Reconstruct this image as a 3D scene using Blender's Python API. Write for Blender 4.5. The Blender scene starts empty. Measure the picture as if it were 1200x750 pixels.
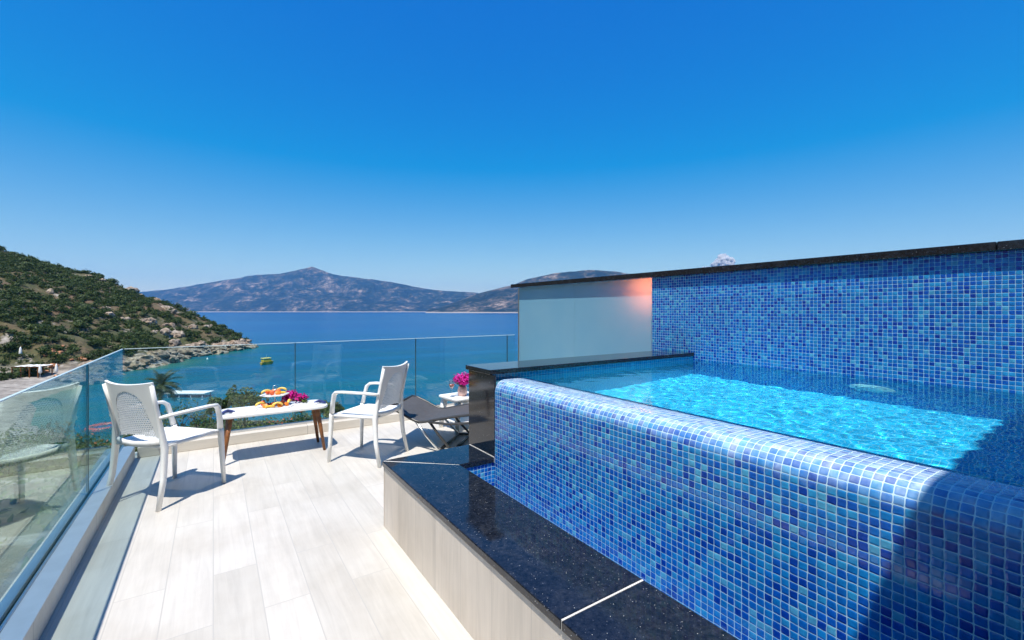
import bpy, bmesh, math, random
import numpy as np
from mathutils import Vector, Matrix, noise as mnoise

S = bpy.context.scene
COL = S.collection
R_ = math.radians

# ------------------------------------------------------------------ camera
CAM_H = 1.4
FWD = Vector((0.5547, 0.8320, 0)); RGT = Vector((0.8320, -0.5547, 0))
cd = bpy.data.cameras.new('camera'); cam = bpy.data.objects.new('camera', cd); COL.objects.link(cam)
cam.location = (0, 0, CAM_H)
cam.rotation_euler = (R_(90), 0, -math.atan2(0.5547, 0.8320))
cd.sensor_width = 36; cd.lens = 15.75; cd.shift_y = -0.0092
cd.clip_start = 0.05; cd.clip_end = 60000
S.camera = cam

# ------------------------------------------------------------------ light
SUN = Vector((0.29, 0.30, -1.0)).normalized()
w = bpy.data.worlds.new('World'); S.world = w; w.use_nodes = True
nt = w.node_tree; nt.nodes.clear()
wo = nt.nodes.new('ShaderNodeOutputWorld'); bg = nt.nodes.new('ShaderNodeBackground')
sky = nt.nodes.new('ShaderNodeTexSky'); sky.sky_type = 'NISHITA'; sky.sun_disc = False
sky.sun_elevation = math.asin(-SUN.z); sky.sun_rotation = math.atan2(-SUN.x, -SUN.y)
sky.air_density = 1.0; sky.dust_density = 0.35; sky.ozone_density = 2.0; sky.altitude = 0
sp_ = nt.nodes.new('ShaderNodeSeparateColor'); cb_ = nt.nodes.new('ShaderNodeCombineColor'); nt.links.new(sky.outputs[0], sp_.inputs[0])
def wm(op, a_, b_):
    n_ = nt.nodes.new('ShaderNodeMath'); n_.operation = op; nt.links.new(a_, n_.inputs[0]); n_.inputs[1].default_value = b_; return n_.outputs[0]
# the sky as a polarising filter shows it: little red overhead, an even blue
nt.links.new(wm('MAXIMUM', wm('MULTIPLY', wm('SUBTRACT', sp_.outputs[0], 1.66), 1.82), .02), cb_.inputs[0])
nt.links.new(wm('POWER', sp_.outputs[1], 1.165), cb_.inputs[1])
nt.links.new(wm('MULTIPLY', wm('POWER', sp_.outputs[2], .35), 4.66), cb_.inputs[2])
nt.links.new(cb_.outputs[0], bg.inputs[0])
bg.inputs[1].default_value = 0.0575
nt.links.new(bg.outputs[0], wo.inputs[0])
sl = bpy.data.lights.new('sun', 'SUN'); so = bpy.data.objects.new('sun', sl); COL.objects.link(so)
sl.energy = 4.2; sl.angle = R_(0.53); sl.color = (1.0, 0.95, 0.87)
so.rotation_euler = SUN.to_track_quat('-Z', 'Y').to_euler()
so.location = (-5, -6, 20)
sl.cycles.is_caustics_light = True
S.view_settings.view_transform = 'Standard'; S.view_settings.look = 'None'
S.view_settings.gamma = 1; S.view_settings.use_curve_mapping = False
S.view_settings.exposure = 0.7
S.render.engine = 'CYCLES'
S.cycles.use_denoising = True
S.cycles.max_bounces = 10; S.cycles.transparent_max_bounces = 24
S.cycles.sample_clamp_indirect = 6
S.cycles.caustics_refractive = True; S.cycles.caustics_reflective = False
S.cycles.volume_bounces = 2

# ------------------------------------------------------------------ helpers
class MB:
    def __init__(s): s.v = []; s.f = []; s.uv = []; s.sm = []
    def quad_grid(s, P, uv=None, smooth=False, flip=False):
        """P: rows of points"""
        b = len(s.v); n = len(P); m = len(P[0])
        for r in P: s.v += [tuple(p) for p in r]
        for i in range(n - 1):
            for j in range(m - 1):
                q = [(i, j), (i, j + 1), (i + 1, j + 1), (i + 1, j)]
                if flip: q.reverse()
                s.f.append([b + a * m + c for a, c in q]); s.sm.append(smooth)
                s.uv.append([uv[a][c] for a, c in q] if uv else None)
    def poly(s, pts, uv=None, smooth=False):
        b = len(s.v); s.v += [tuple(p) for p in pts]
        s.f.append(list(range(b, b + len(pts)))); s.uv.append(uv); s.sm.append(smooth)
    def box(s, x0, x1, y0, y1, z0, z1, bev=0.0, M=None):
        bm = bmesh.new(); bmesh.ops.create_cube(bm, size=1)
        for v in bm.verts:
            v.co = Vector(((x0 + x1) / 2 + v.co.x * (x1 - x0), (y0 + y1) / 2 + v.co.y * (y1 - y0), (z0 + z1) / 2 + v.co.z * (z1 - z0)))
        if bev > 0: bmesh.ops.bevel(bm, geom=bm.edges[:], offset=bev, segments=2, profile=0.5, affect='EDGES')
        if M: bm.transform(M)
        s.add_bm(bm)
    def add_bm(s, bm, smooth=False):
        b = len(s.v); bm.verts.ensure_lookup_table()
        for i, v in enumerate(bm.verts): v.index = i
        s.v += [tuple(v.co) for v in bm.verts]
        for f in bm.faces:
            s.f.append([b + v.index for v in f.verts]); s.uv.append(None); s.sm.append(smooth)
        bm.free()
    def ico(s, c, r, sub=2, smooth=True, jit=0.0, seed=0, sc=(1, 1, 1)):
        bm = bmesh.new(); bmesh.ops.create_icosphere(bm, subdivisions=sub, radius=1)
        for v in bm.verts:
            k = 1 + jit * mnoise.noise(v.co * 1.7 + Vector((seed * 3.1, seed * 1.7, 0)))
            v.co = Vector((c[0] + v.co.x * r * k * sc[0], c[1] + v.co.y * r * k * sc[1], c[2] + v.co.z * r * k * sc[2]))
        s.add_bm(bm, smooth)
    def tube(s, pts, rad, n=8, cap=True, squash=None, smooth=True, pw=2.0):
        """polyline tube; rad number or list of r or (ra, rb)"""
        pts = [Vector(p) for p in pts]; k = len(pts)
        rad = rad if isinstance(rad, list) else [rad] * k
        up = None; rings = []
        for i, p in enumerate(pts):
            t = (pts[min(i + 1, k - 1)] - pts[max(i - 1, 0)]).normalized()
            if up is None:
                up = Vector((0, 0, 1)) if abs(t.z) < 0.8 else Vector((1, 0, 0))
            a = (up - t * up.dot(t)).normalized(); c = t.cross(a); up = a
            r = rad[i]; ra, rb = r if isinstance(r, tuple) else (r, r)
            ring = []
            for q in range(n):
                th = 2 * math.pi * (q + .5) / n; cx, sx = math.cos(th), math.sin(th)
                if pw != 2.0:
                    cx = math.copysign(abs(cx) ** (2 / pw), cx); sx = math.copysign(abs(sx) ** (2 / pw), sx)
                ring.append(p + a * (ra * cx) + c * (rb * sx))
            rings.append(ring)
        b = len(s.v)
        for r in rings: s.v += [tuple(p) for p in r]
        for i in range(k - 1):
            for q in range(n):
                s.f.append([b + i * n + q, b + i * n + (q + 1) % n, b + (i + 1) * n + (q + 1) % n, b + (i + 1) * n + q])
                s.uv.append(None); s.sm.append(smooth)
        if cap:
            s.f.append([b + q for q in range(n)][::-1]); s.uv.append(None); s.sm.append(False)
            s.f.append([b + (k - 1) * n + q for q in range(n)]); s.uv.append(None); s.sm.append(False)
    def lathe(s, prof, c=(0, 0, 0), n=24, smooth=True):
        b = len(s.v); k = len(prof)
        for r, z in prof:
            for q in range(n):
                th = 2 * math.pi * q / n
                s.v.append((c[0] + r * math.cos(th), c[1] + r * math.sin(th), c[2] + z))
        for i in range(k - 1):
            for q in range(n):
                s.f.append([b + i * n + q, b + i * n + (q + 1) % n, b + (i + 1) * n + (q + 1) % n, b + (i + 1) * n + q])
                s.uv.append(None); s.sm.append(smooth)
        for i, rev in ((0, True), (k - 1, False)):
            if prof[i][0] > 1e-4:
                ring = [b + i * n + q for q in range(n)]
                s.f.append(ring[::-1] if rev else ring); s.uv.append(None); s.sm.append(False)
    def prism(s, outline, z0, z1, bev=0.0):
        bm = bmesh.new(); vs = [bm.verts.new((x, y, z0)) for x, y in outline]
        f = bm.faces.new(vs); r = bmesh.ops.extrude_face_region(bm, geom=[f])
        for v in r['geom']:
            if isinstance(v, bmesh.types.BMVert): v.co.z = z1
        bmesh.ops.recalc_face_normals(bm, faces=bm.faces[:])
        if bev > 0:
            es = [e for e in bm.edges if abs(e.verts[0].co.z - e.verts[1].co.z) < 1e-6]
            bmesh.ops.bevel(bm, geom=es, offset=bev, segments=2, profile=0.5, affect='EDGES')
        s.add_bm(bm)
    def build(s, name, mat, parent=None, world=False, label=None):
        me = bpy.data.meshes.new(name)
        off = Vector(parent.location) if (parent and world) else Vector((0, 0, 0))
        me.from_pydata([(v[0] - off.x, v[1] - off.y, v[2] - off.z) for v in s.v], [], s.f)
        me.polygons.foreach_set('use_smooth', s.sm)
        if any(u is not None for u in s.uv):
            ul = me.uv_layers.new(name='UVMap'); i = 0
            data = np.zeros(len(me.loops) * 2)
            for f, u in zip(s.f, s.uv):
                for q in range(len(f)):
                    if u is not None: data[2 * i] = u[q][0]; data[2 * i + 1] = u[q][1]
                    i += 1
            ul.data.foreach_set('uv', data)
        me.materials.append(mat); me.update()
        o = bpy.data.objects.new(name, me); COL.objects.link(o)
        if parent: o.parent = parent
        if label: o['label'] = label
        return o

def np_mesh(name, V, Fq, mat, parent=None, smooth=False):
    me = bpy.data.meshes.new(name)
    n = len(V); m, k = Fq.shape
    me.vertices.add(n); me.vertices.foreach_set('co', np.asarray(V, dtype=np.float32).ravel())
    me.loops.add(m * k); me.loops.foreach_set('vertex_index', Fq.astype(np.int32).ravel())
    me.polygons.add(m); me.polygons.foreach_set('loop_start', np.arange(0, m * k, k, dtype=np.int32))
    me.polygons.foreach_set('loop_total', np.full(m, k, dtype=np.int32))
    me.polygons.foreach_set('use_smooth', np.full(m, smooth))
    me.update(calc_edges=True); me.validate()
    me.materials.append(mat)
    o = bpy.data.objects.new(name, me); COL.objects.link(o)
    if parent: o.parent = parent
    return o

def thing(name, label, cat, loc=(0, 0, 0), rz=0.0, group=None):
    o = bpy.data.objects.new(name, None); COL.objects.link(o)
    o.location = loc; o.rotation_euler = (0, 0, rz); o.empty_display_size = .1
    return tag(o, label, cat, group)
def tag(o, label, cat, group=None, kind=None):
    o['label'] = label; o['category'] = cat
    if group: o['group'] = group
    if kind: o['kind'] = kind
    return o
def struct(o, label=None, kind='structure'):
    o['kind'] = kind
    if label: o['label'] = label
    return o
def copy_tree(o, parent=None):
    c = o.copy(); COL.objects.link(c)
    if parent: c.parent = parent
    for ch in list(o.children): copy_tree(ch, c)
    return c
def at(d, l, z=0.0):
    """a place by metres ahead of the terrace viewpoint and metres to its right"""
    p = FWD * d + RGT * l
    return Vector((p.x, p.y, z))

# ------------------------------------------------------------------ materials
def mat(name):
    m = bpy.data.materials.new(name); m.use_nodes = True
    t = m.node_tree; b = t.nodes.get('Principled BSDF')
    return m, t, b
def N(t, typ, **kw):
    n = t.nodes.new(typ)
    for k, v in kw.items():
        if k in n.inputs.keys() and not hasattr(n, k): n.inputs[k].default_value = v
        else: setattr(n, k, v)
    return n
def L(t, a, b): t.links.new(a, b)
def ramp(t, fac, stops, interp='LINEAR'):
    r = t.nodes.new('ShaderNodeValToRGB'); r.color_ramp.interpolation = interp
    e = r.color_ramp.elements
    while len(e) < len(stops): e.new(0.5)
    for q, (p, c) in zip(e, stops): q.position = p; q.color = (c[0], c[1], c[2], 1)
    if fac is not None: L(t, fac, r.inputs[0])
    return r
def mathn(t, op, a, b=None, c=None):
    n = t.nodes.new('ShaderNodeMath'); n.operation = op
    for i, x in enumerate((a, b, c)):
        if x is None: continue
        if isinstance(x, (int, float)): n.inputs[i].default_value = x
        else: L(t, x, n.inputs[i])
    return n.outputs[0]
def mixc(t, f, a, b, mode='MIX'):
    n = t.nodes.new('ShaderNodeMix'); n.data_type = 'RGBA'; n.blend_type = mode
    for s_, x in ((0, f), (6, a), (7, b)):
        if isinstance(x, (int, float)): n.inputs[s_].default_value = x
        elif isinstance(x, tuple): n.inputs[s_].default_value = (x[0], x[1], x[2], 1)
        else: L(t, x, n.inputs[s_])
    return n.outputs[2]
def noise(t, vec, scale, detail=4, rough=.55, dist=0):
    n = t.nodes.new('ShaderNodeTexNoise'); n.inputs['Scale'].default_value = scale
    n.inputs['Detail'].default_value = detail; n.inputs['Roughness'].default_value = rough
    n.inputs['Distortion'].default_value = dist
    if vec is not None: L(t, vec, n.inputs['Vector'])
    return n
def coords(t, which='Object', scale=None, rot=None, loc=None):
    c = t.nodes.new('ShaderNodeTexCoord'); o = c.outputs[which]
    if scale or rot or loc:
        m = t.nodes.new('ShaderNodeMapping')
        if scale: m.inputs['Scale'].default_value = scale
        if rot: m.inputs['Rotation'].default_value = rot
        if loc: m.inputs['Location'].default_value = loc
        L(t, o, m.inputs['Vector']); o = m.outputs[0]
    return o
def bump(t, h, b, strength=.3, dist=.01):
    n = t.nodes.new('ShaderNodeBump'); n.inputs['Strength'].default_value = strength; n.inputs['Distance'].default_value = dist
    L(t, h, n.inputs['Height']); L(t, n.outputs[0], b.inputs['Normal']); return n
def simple(name, c, rough=.5, metal=0, var=.12, nscale=8, spec=.5, bumps=0, bscale=60, coat=0):
    m, t, b = mat(name); o = coords(t)
    n = noise(t, o, nscale)
    r = ramp(t, n.outputs[0], [(.3, [x * (1 - var) for x in c]), (.7, [min(1, x * (1 + var)) for x in c])])
    L(t, r.outputs[0], b.inputs['Base Color'])
    b.inputs['Roughness'].default_value = rough; b.inputs['Metallic'].default_value = metal
    b.inputs['Specular IOR Level'].default_value = spec; b.inputs['Coat Weight'].default_value = coat
    if bumps: bump(t, noise(t, o, bscale).outputs[0], b, bumps, .004)
    return m

def mosaic(name, light=0.0, wet=0.0, scale=None):
    m, t, b = mat(name)
    uv = coords(t, 'UV'); P = 0.0265
    # slightly hand-laid joints
    jn = noise(t, uv, 22, 3)
    jm = t.nodes.new('ShaderNodeVectorMath'); jm.operation = 'MULTIPLY_ADD'
    L(t, jn.outputs['Color'], jm.inputs[0]); jm.inputs[1].default_value = (.0065, .0065, 0); L(t, uv, jm.inputs[2])
    sc = t.nodes.new('ShaderNodeVectorMath'); sc.operation = 'SCALE'; sc.inputs['Scale'].default_value = 1 / P
    L(t, jm.outputs[0], sc.inputs[0])
    fl = t.nodes.new('ShaderNodeVectorMath'); fl.operation = 'FLOOR'; L(t, sc.outputs[0], fl.inputs[0])
    fr = t.nodes.new('ShaderNodeVectorMath'); fr.operation = 'FRACTION'; L(t, sc.outputs[0], fr.inputs[0])
    wn = t.nodes.new('ShaderNodeTexWhiteNoise'); wn.noise_dimensions = '2D'; L(t, fl.outputs[0], wn.inputs['Vector'])
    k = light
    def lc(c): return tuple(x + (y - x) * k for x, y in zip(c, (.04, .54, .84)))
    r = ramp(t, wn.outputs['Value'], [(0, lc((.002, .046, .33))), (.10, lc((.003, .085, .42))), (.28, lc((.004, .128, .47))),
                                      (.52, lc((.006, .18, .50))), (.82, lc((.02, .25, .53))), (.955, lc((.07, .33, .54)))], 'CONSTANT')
    # the sheets the tiles come on: each with its own tone, its edges a hair wider
    s12 = t.nodes.new('ShaderNodeVectorMath'); s12.operation = 'SCALE'; s12.inputs['Scale'].default_value = 1 / 12; L(t, fl.outputs[0], s12.inputs[0])
    s12b = t.nodes.new('ShaderNodeVectorMath'); s12b.operation = 'ADD'; L(t, s12.outputs[0], s12b.inputs[0]); s12b.inputs[1].default_value = (.04, .04, 0)
    sf_ = t.nodes.new('ShaderNodeVectorMath'); sf_.operation = 'FLOOR'; L(t, s12b.outputs[0], sf_.inputs[0])
    ws = t.nodes.new('ShaderNodeTexWhiteNoise'); ws.noise_dimensions = '2D'; L(t, sf_.outputs[0], ws.inputs['Vector'])
    # marbling inside each tile
    vn = noise(t, sc.outputs[0], .9, 3)
    tc = mixc(t, .5, r.outputs[0], ramp(t, vn.outputs[0], [(.3, (.4, .55, .62)), (.7, (1.6, 1.45, 1.25))]).outputs[0], 'MULTIPLY')
    tc = mixc(t, 1, tc, ramp(t, ws.outputs['Value'], [(0, (.88, .88, .90)), (1, (1.1, 1.1, 1.08))]).outputs[0], 'MULTIPLY')
    sp = t.nodes.new('ShaderNodeSeparateXYZ'); L(t, fr.outputs[0], sp.inputs[0])
    ax = mathn(t, 'ABSOLUTE', mathn(t, 'SUBTRACT', sp.outputs[0], .5)); ay = mathn(t, 'ABSOLUTE', mathn(t, 'SUBTRACT', sp.outputs[1], .5))
    # rounded-square distance
    px = mathn(t, 'POWER', ax, 9.0); py = mathn(t, 'POWER', ay, 9.0)
    dd = mathn(t, 'POWER', mathn(t, 'ADD', px, py), 1 / 9.0)
    mr = t.nodes.new('ShaderNodeMapRange'); mr.inputs['From Min'].default_value = .440; mr.inputs['From Max'].default_value = .468; mr.clamp = True
    L(t, dd, mr.inputs['Value'])
    gn = noise(t, uv, 40, 3)
    gr = ramp(t, gn.outputs[0], [(.3, (.26, .46, .60)), (.7, (.46, .66, .77))])
    base = mixc(t, mr.outputs[0], tc, gr.outputs[0])
    if scale:                                              # limescale and the glare of the spill crest, whitened into the colour
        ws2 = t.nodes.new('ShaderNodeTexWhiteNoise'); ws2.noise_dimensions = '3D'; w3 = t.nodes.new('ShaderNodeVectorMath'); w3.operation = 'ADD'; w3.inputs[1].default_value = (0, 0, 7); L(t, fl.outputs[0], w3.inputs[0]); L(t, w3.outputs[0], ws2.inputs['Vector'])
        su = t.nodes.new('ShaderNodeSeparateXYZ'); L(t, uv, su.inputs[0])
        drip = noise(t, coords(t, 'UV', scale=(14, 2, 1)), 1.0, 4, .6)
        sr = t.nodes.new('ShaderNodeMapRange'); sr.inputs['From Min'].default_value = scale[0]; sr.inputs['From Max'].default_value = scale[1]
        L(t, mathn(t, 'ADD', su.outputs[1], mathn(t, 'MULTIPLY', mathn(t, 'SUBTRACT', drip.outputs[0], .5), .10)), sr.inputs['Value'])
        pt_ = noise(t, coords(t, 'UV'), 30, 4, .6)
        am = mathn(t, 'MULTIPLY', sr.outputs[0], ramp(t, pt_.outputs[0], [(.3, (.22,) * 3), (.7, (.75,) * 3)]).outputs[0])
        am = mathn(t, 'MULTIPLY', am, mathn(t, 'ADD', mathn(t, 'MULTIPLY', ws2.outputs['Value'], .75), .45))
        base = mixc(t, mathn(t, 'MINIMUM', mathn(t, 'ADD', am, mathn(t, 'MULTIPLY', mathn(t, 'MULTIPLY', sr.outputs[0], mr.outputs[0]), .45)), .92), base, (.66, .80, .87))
    L(t, base, b.inputs['Base Color'])
    rr = t.nodes.new('ShaderNodeMapRange'); rr.inputs['To Min'].default_value = .10; rr.inputs['To Max'].default_value = .6
    L(t, mr.outputs[0], rr.inputs['Value']); L(t, rr.outputs[0], b.inputs['Roughness'])
    b.inputs['Coat Weight'].default_value = wet; b.inputs['Coat Roughness'].default_value = .03
    h1 = t.nodes.new('ShaderNodeMapRange'); h1.inputs['From Min'].default_value = .30; h1.inputs['From Max'].default_value = .49
    h1.inputs['To Min'].default_value = 1; h1.inputs['To Max'].default_value = 0; L(t, dd, h1.inputs['Value'])
    tilt = t.nodes.new('ShaderNodeVectorMath'); tilt.operation = 'DOT_PRODUCT'
    w2 = t.nodes.new('ShaderNodeVectorMath'); w2.operation = 'SUBTRACT'; L(t, wn.outputs['Color'], w2.inputs[0]); w2.inputs[1].default_value = (.5, .5, .5)
    L(t, w2.outputs[0], tilt.inputs[0]); L(t, fr.outputs[0], tilt.inputs[1])
    bump(t, mathn(t, 'ADD', h1.outputs[0], mathn(t, 'MULTIPLY', tilt.outputs['Value'], .55)), b, .5, .0025)
    return m

def planks(name, base, along='Y', width=.2, length=1.2, rot=None, dark=.72, gap=.0025, joint=.5):
    m, t, b = mat(name)
    o = coords(t, 'Object', rot=rot)
    br = t.nodes.new('ShaderNodeTexBrick'); br.offset = .37; br.offset_frequency = 2; br.squash = 1
    br.inputs['Scale'].default_value = 1; br.inputs['Brick Width'].default_value = length; br.inputs['Row Height'].default_value = width
    br.inputs['Mortar Size'].default_value = gap; br.inputs['Mortar Smooth'].default_value = .1; br.inputs['Bias'].default_value = 0
    br.inputs['Color1'].default_value = (0, 0, 0, 1); br.inputs['Color2'].default_value = (1, 1, 1, 1); br.inputs['Mortar'].default_value = (.5, .5, .5, 1)
    L(t, o, br.inputs['Vector'])
    # grain stretched along the plank, shifted per plank
    off = t.nodes.new('ShaderNodeVectorMath'); off.operation = 'MULTIPLY_ADD'
    L(t, br.outputs['Color'], off.inputs[0]); off.inputs[1].default_value = (3.7, 9.1, 0); L(t, o, off.inputs[2])
    st = t.nodes.new('ShaderNodeMapping'); st.inputs['Scale'].default_value = (.9, 14, 14); L(t, off.outputs[0], st.inputs['Vector'])
    g1 = noise(t, st.outputs[0], 2.2, 6, .65, 1.2)
    st2 = t.nodes.new('ShaderNodeMapping'); st2.inputs['Scale'].default_value = (.5, 4, 4); L(t, off.outputs[0], st2.inputs['Vector'])
    g2 = noise(t, st2.outputs[0], 1.6, 3, .5, 2.5)
    gm = mathn(t, 'ADD', mathn(t, 'MULTIPLY', g1.outputs[0], .55), mathn(t, 'MULTIPLY', g2.outputs[0], .45))
    lo = [x * dark for x in base]
    c = ramp(t, gm, [(.33, lo), (.5, base), (.68, [min(.9, x * 1.09) for x in base])])
    tone = ramp(t, br.outputs['Color'], [(0, (.93, .92, .90)), (1, (1.04, 1.03, 1.02))])
    cc = mixc(t, 1.0, c.outputs[0], tone.outputs[0], 'MULTIPLY')
    dn = noise(t, coords(t), 1.3, 5, .6)
    cc = mixc(t, 1.0, cc, ramp(t, dn.outputs[0], [(.32, (.86, .84, .81)), (.55, (1, 1, 1))]).outputs[0], 'MULTIPLY')
    L(t, mixc(t, br.outputs['Fac'], cc, tuple(x * joint for x in base)), b.inputs['Base Color'])
    b.inputs['Roughness'].default_value = .42; b.inputs['Specular IOR Level'].default_value = .35
    bump(t, mathn(t, 'SUBTRACT', mathn(t, 'MULTIPLY', gm, .25), br.outputs['Fac']), b, .35, .002)
    return m

def granite(name):
    m, t, b = mat(name); o = coords(t)
    v = t.nodes.new('ShaderNodeTexVoronoi'); v.inputs['Scale'].default_value = 190; L(t, o, v.inputs['Vector'])
    sp = t.nodes.new('ShaderNodeSeparateColor'); L(t, v.outputs['Color'], sp.inputs[0])
    big = mathn(t, 'GREATER_THAN', sp.outputs[0], .93)
    small = mathn(t, 'LESS_THAN', v.outputs['Distance'], mathn(t, 'MULTIPLY', sp.outputs[2], .42))
    fk = mathn(t, 'MULTIPLY', big, small)
    n = noise(t, o, 60, 5, .7)
    base = ramp(t, n.outputs[0], [(.35, (.004, .005, .008)), (.6, (.014, .017, .025)), (.75, (.035, .04, .055))])
    fc = ramp(t, sp.outputs[1], [(0, (.05, .06, .1)), (.6, (.16, .17, .19)), (1, (.55, .54, .5))])
    mk = noise(t, o, 7, 5, .65, 1.5)
    gb_ = mixc(t, ramp(t, mk.outputs[0], [(.52, (0,) * 3), (.60, (.018,) * 3), (.66, (0,) * 3)]).outputs[0], mixc(t, fk, base.outputs[0], fc.outputs[0]), (.5, .5, .5))
    L(t, gb_, b.inputs['Base Color'])
    dr = noise(t, o, 3, 4)
    rr = ramp(t, dr.outputs[0], [(.35, (.04,) * 3), (.7, (.12,) * 3)])
    L(t, rr.outputs[0], b.inputs['Roughness'])
    return m

def pane_mat(name, tint, ior=1.46, rough=0.0, refl=(1, 1, 1, 1)):
    m, t, b = mat(name); t.nodes.remove(b)
    out = t.nodes.get('Material Output')
    tr = t.nodes.new('ShaderNodeBsdfTransparent'); tr.inputs[0].default_value = (*tint, 1)
    gl = t.nodes.new('ShaderNodeBsdfGlossy'); gl.inputs['Roughness'].default_value = rough; gl.inputs[0].default_value = refl
    g = t.nodes.new('ShaderNodeNewGeometry'); dp = t.nodes.new('ShaderNodeVectorMath'); dp.operation = 'DOT_PRODUCT'
    L(t, g.outputs['Normal'], dp.inputs[0]); L(t, g.outputs['Incoming'], dp.inputs[1])
    f0 = ((ior - 1) / (ior + 1)) ** 2
    k = mathn(t, 'POWER', mathn(t, 'SUBTRACT', 1, mathn(t, 'ABSOLUTE', dp.outputs['Value'])), 5)
    fr = mathn(t, 'ADD', mathn(t, 'MULTIPLY', k, 1 - f0), f0)
    mx = t.nodes.new('ShaderNodeMixShader'); L(t, fr, mx.inputs[0]); L(t, tr.outputs[0], mx.inputs[1]); L(t, gl.outputs[0], mx.inputs[2])
    L(t, mx.outputs[0], out.inputs[0]); return m

def foliage(name, cols, trans=.3):
    m, t, b = mat(name)
    oi = t.nodes.new('ShaderNodeObjectInfo'); g = t.nodes.new('ShaderNodeNewGeometry')
    n = noise(t, g.outputs['Position'], .35, 3)
    f = mathn(t, 'ADD', mathn(t, 'MULTIPLY', g.outputs['Random Per Island'], .5), mathn(t, 'ADD', mathn(t, 'MULTIPLY', oi.outputs['Random'], .25), mathn(t, 'MULTIPLY', n.outputs[0], .35)))
    r = ramp(t, f, [(.15, cols[0]), (.5, cols[1]), (.9, cols[2])])
    L(t, r.outputs[0], b.inputs['Base Color']); b.inputs['Roughness'].default_value = .55; b.inputs['Specular IOR Level'].default_value = .3
    tl = t.nodes.new('ShaderNodeBsdfTranslucent'); L(t, r.outputs[0], tl.inputs[0])
    mx = t.nodes.new('ShaderNodeMixShader'); mx.inputs[0].default_value = trans
    L(t, b.outputs[0], mx.inputs[1]); L(t, tl.outputs[0], mx.inputs[2]); L(t, mx.outputs[0], t.nodes.get('Material Output').inputs[0])
    return m

M = {}
M['deck'] = planks('wood_look_porcelain', (.53, .507, .468), rot=(0, 0, R_(90)), dark=.90, joint=.80)
M['facing'] = planks('beige_wood_grain_tile', (.62, .55, .475), width=.27, length=2.4, rot=(0, R_(90), 0), dark=.86, gap=.0015, joint=.75)
M['kerb_tile'] = planks('pale_stone_tile', (.60, .56, .50), width=.6, length=.8, dark=.88)
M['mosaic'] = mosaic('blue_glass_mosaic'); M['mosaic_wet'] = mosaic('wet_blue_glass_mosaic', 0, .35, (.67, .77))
M['mosaic_floor'] = mosaic('pale_blue_glass_mosaic', .75); M['mosaic_under'] = mosaic('scatter_lightened_blue_mosaic', .5)  # submerged walls: same tile, lightened to stand for light scattered underwater
M['granite'] = granite('polished_black_granite')
M['grout'] = simple('white_grout', (.62, .60, .56), .8)
M['white_plastic'] = simple('white_resin', (.78, .78, .76), .38, var=.03, bumps=.05, bscale=180)
M['white_lacquer'] = simple('white_lacquer', (.80, .80, .79), .25, var=.02)
M['porcelain'] = simple('white_porcelain', (.78, .78, .77), .2, var=.02)
M['oak'] = simple('brown_stained_wood', (.20, .075, .022), .4, var=.45, nscale=25)
M['satin_steel'] = simple('satin_aluminium', (.60, .63, .66), .5, metal=.6, var=.06)
M['steel'] = simple('brushed_steel', (.62, .64, .66), .28, metal=1, var=.05)
M['white_metal'] = simple('white_powder_coat', (.72, .74, .74), .4, var=.04)
M['mesh_fabric'] = simple('charcoal_mesh_fabric', (.070, .068, .068), .6, var=.15, nscale=30, bumps=.3, bscale=500)
M['lounger_metal'] = simple('dark_grey_tube', (.04, .04, .042), .35, var=.1)
M['plaster'] = simple('white_render', (.74, .73, .70), .85, var=.05, nscale=2, bumps=.2, bscale=90)
M['stone_dark'] = simple('grey_stone_render', (.16, .155, .15), .8, var=.2, nscale=3, bumps=.2)
M['dark_frame'] = simple('anthracite_frame', (.03, .032, .035), .4)
M['pane'] = pane_mat('clear_green_tinted_glass', (.86, .945, .94), refl=(.78, .93, .88, 1))
M['clear'] = pane_mat('clear_glass', (.93, .95, .96), 1.9)
M['seal'] = simple('dark_joint_seal', (.02, .05, .06), .4)
M['edge'] = simple('polished_glass_edge', (.62, .74, .74), .15, var=.05)
M['window'] = pane_mat('window_glass', (.35, .40, .42), 1.7)
M['scrub'] = foliage('scrub_leaves', [(.012, .026, .004), (.034, .062, .009), (.085, .115, .022)])
M['garden'] = foliage('garden_leaves', [(.014, .030, .006), (.045, .085, .014), (.12, .16, .03)])
M['olive'] = foliage('yellow_green_leaves', [(.03, .045, .008), (.10, .12, .02), (.20, .20, .05)])
M['palm'] = foliage('palm_fronds', [(.02, .03, .008), (.055, .075, .018), (.14, .13, .04)])
M['bark'] = simple('rough_bark', (.12, .085, .055), .9, var=.35, nscale=6, bumps=.6, bscale=20)
M['magenta'] = foliage('magenta_petals', [(.30, .004, .09), (.55, .008, .22), (.75, .03, .42)], .25)
M['stem'] = simple('green_stem', (.05, .11, .02), .6)
M['canvas'] = simple('white_canvas', (.74, .73, .70), .8, var=.05)
M['rock'] = None

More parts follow.
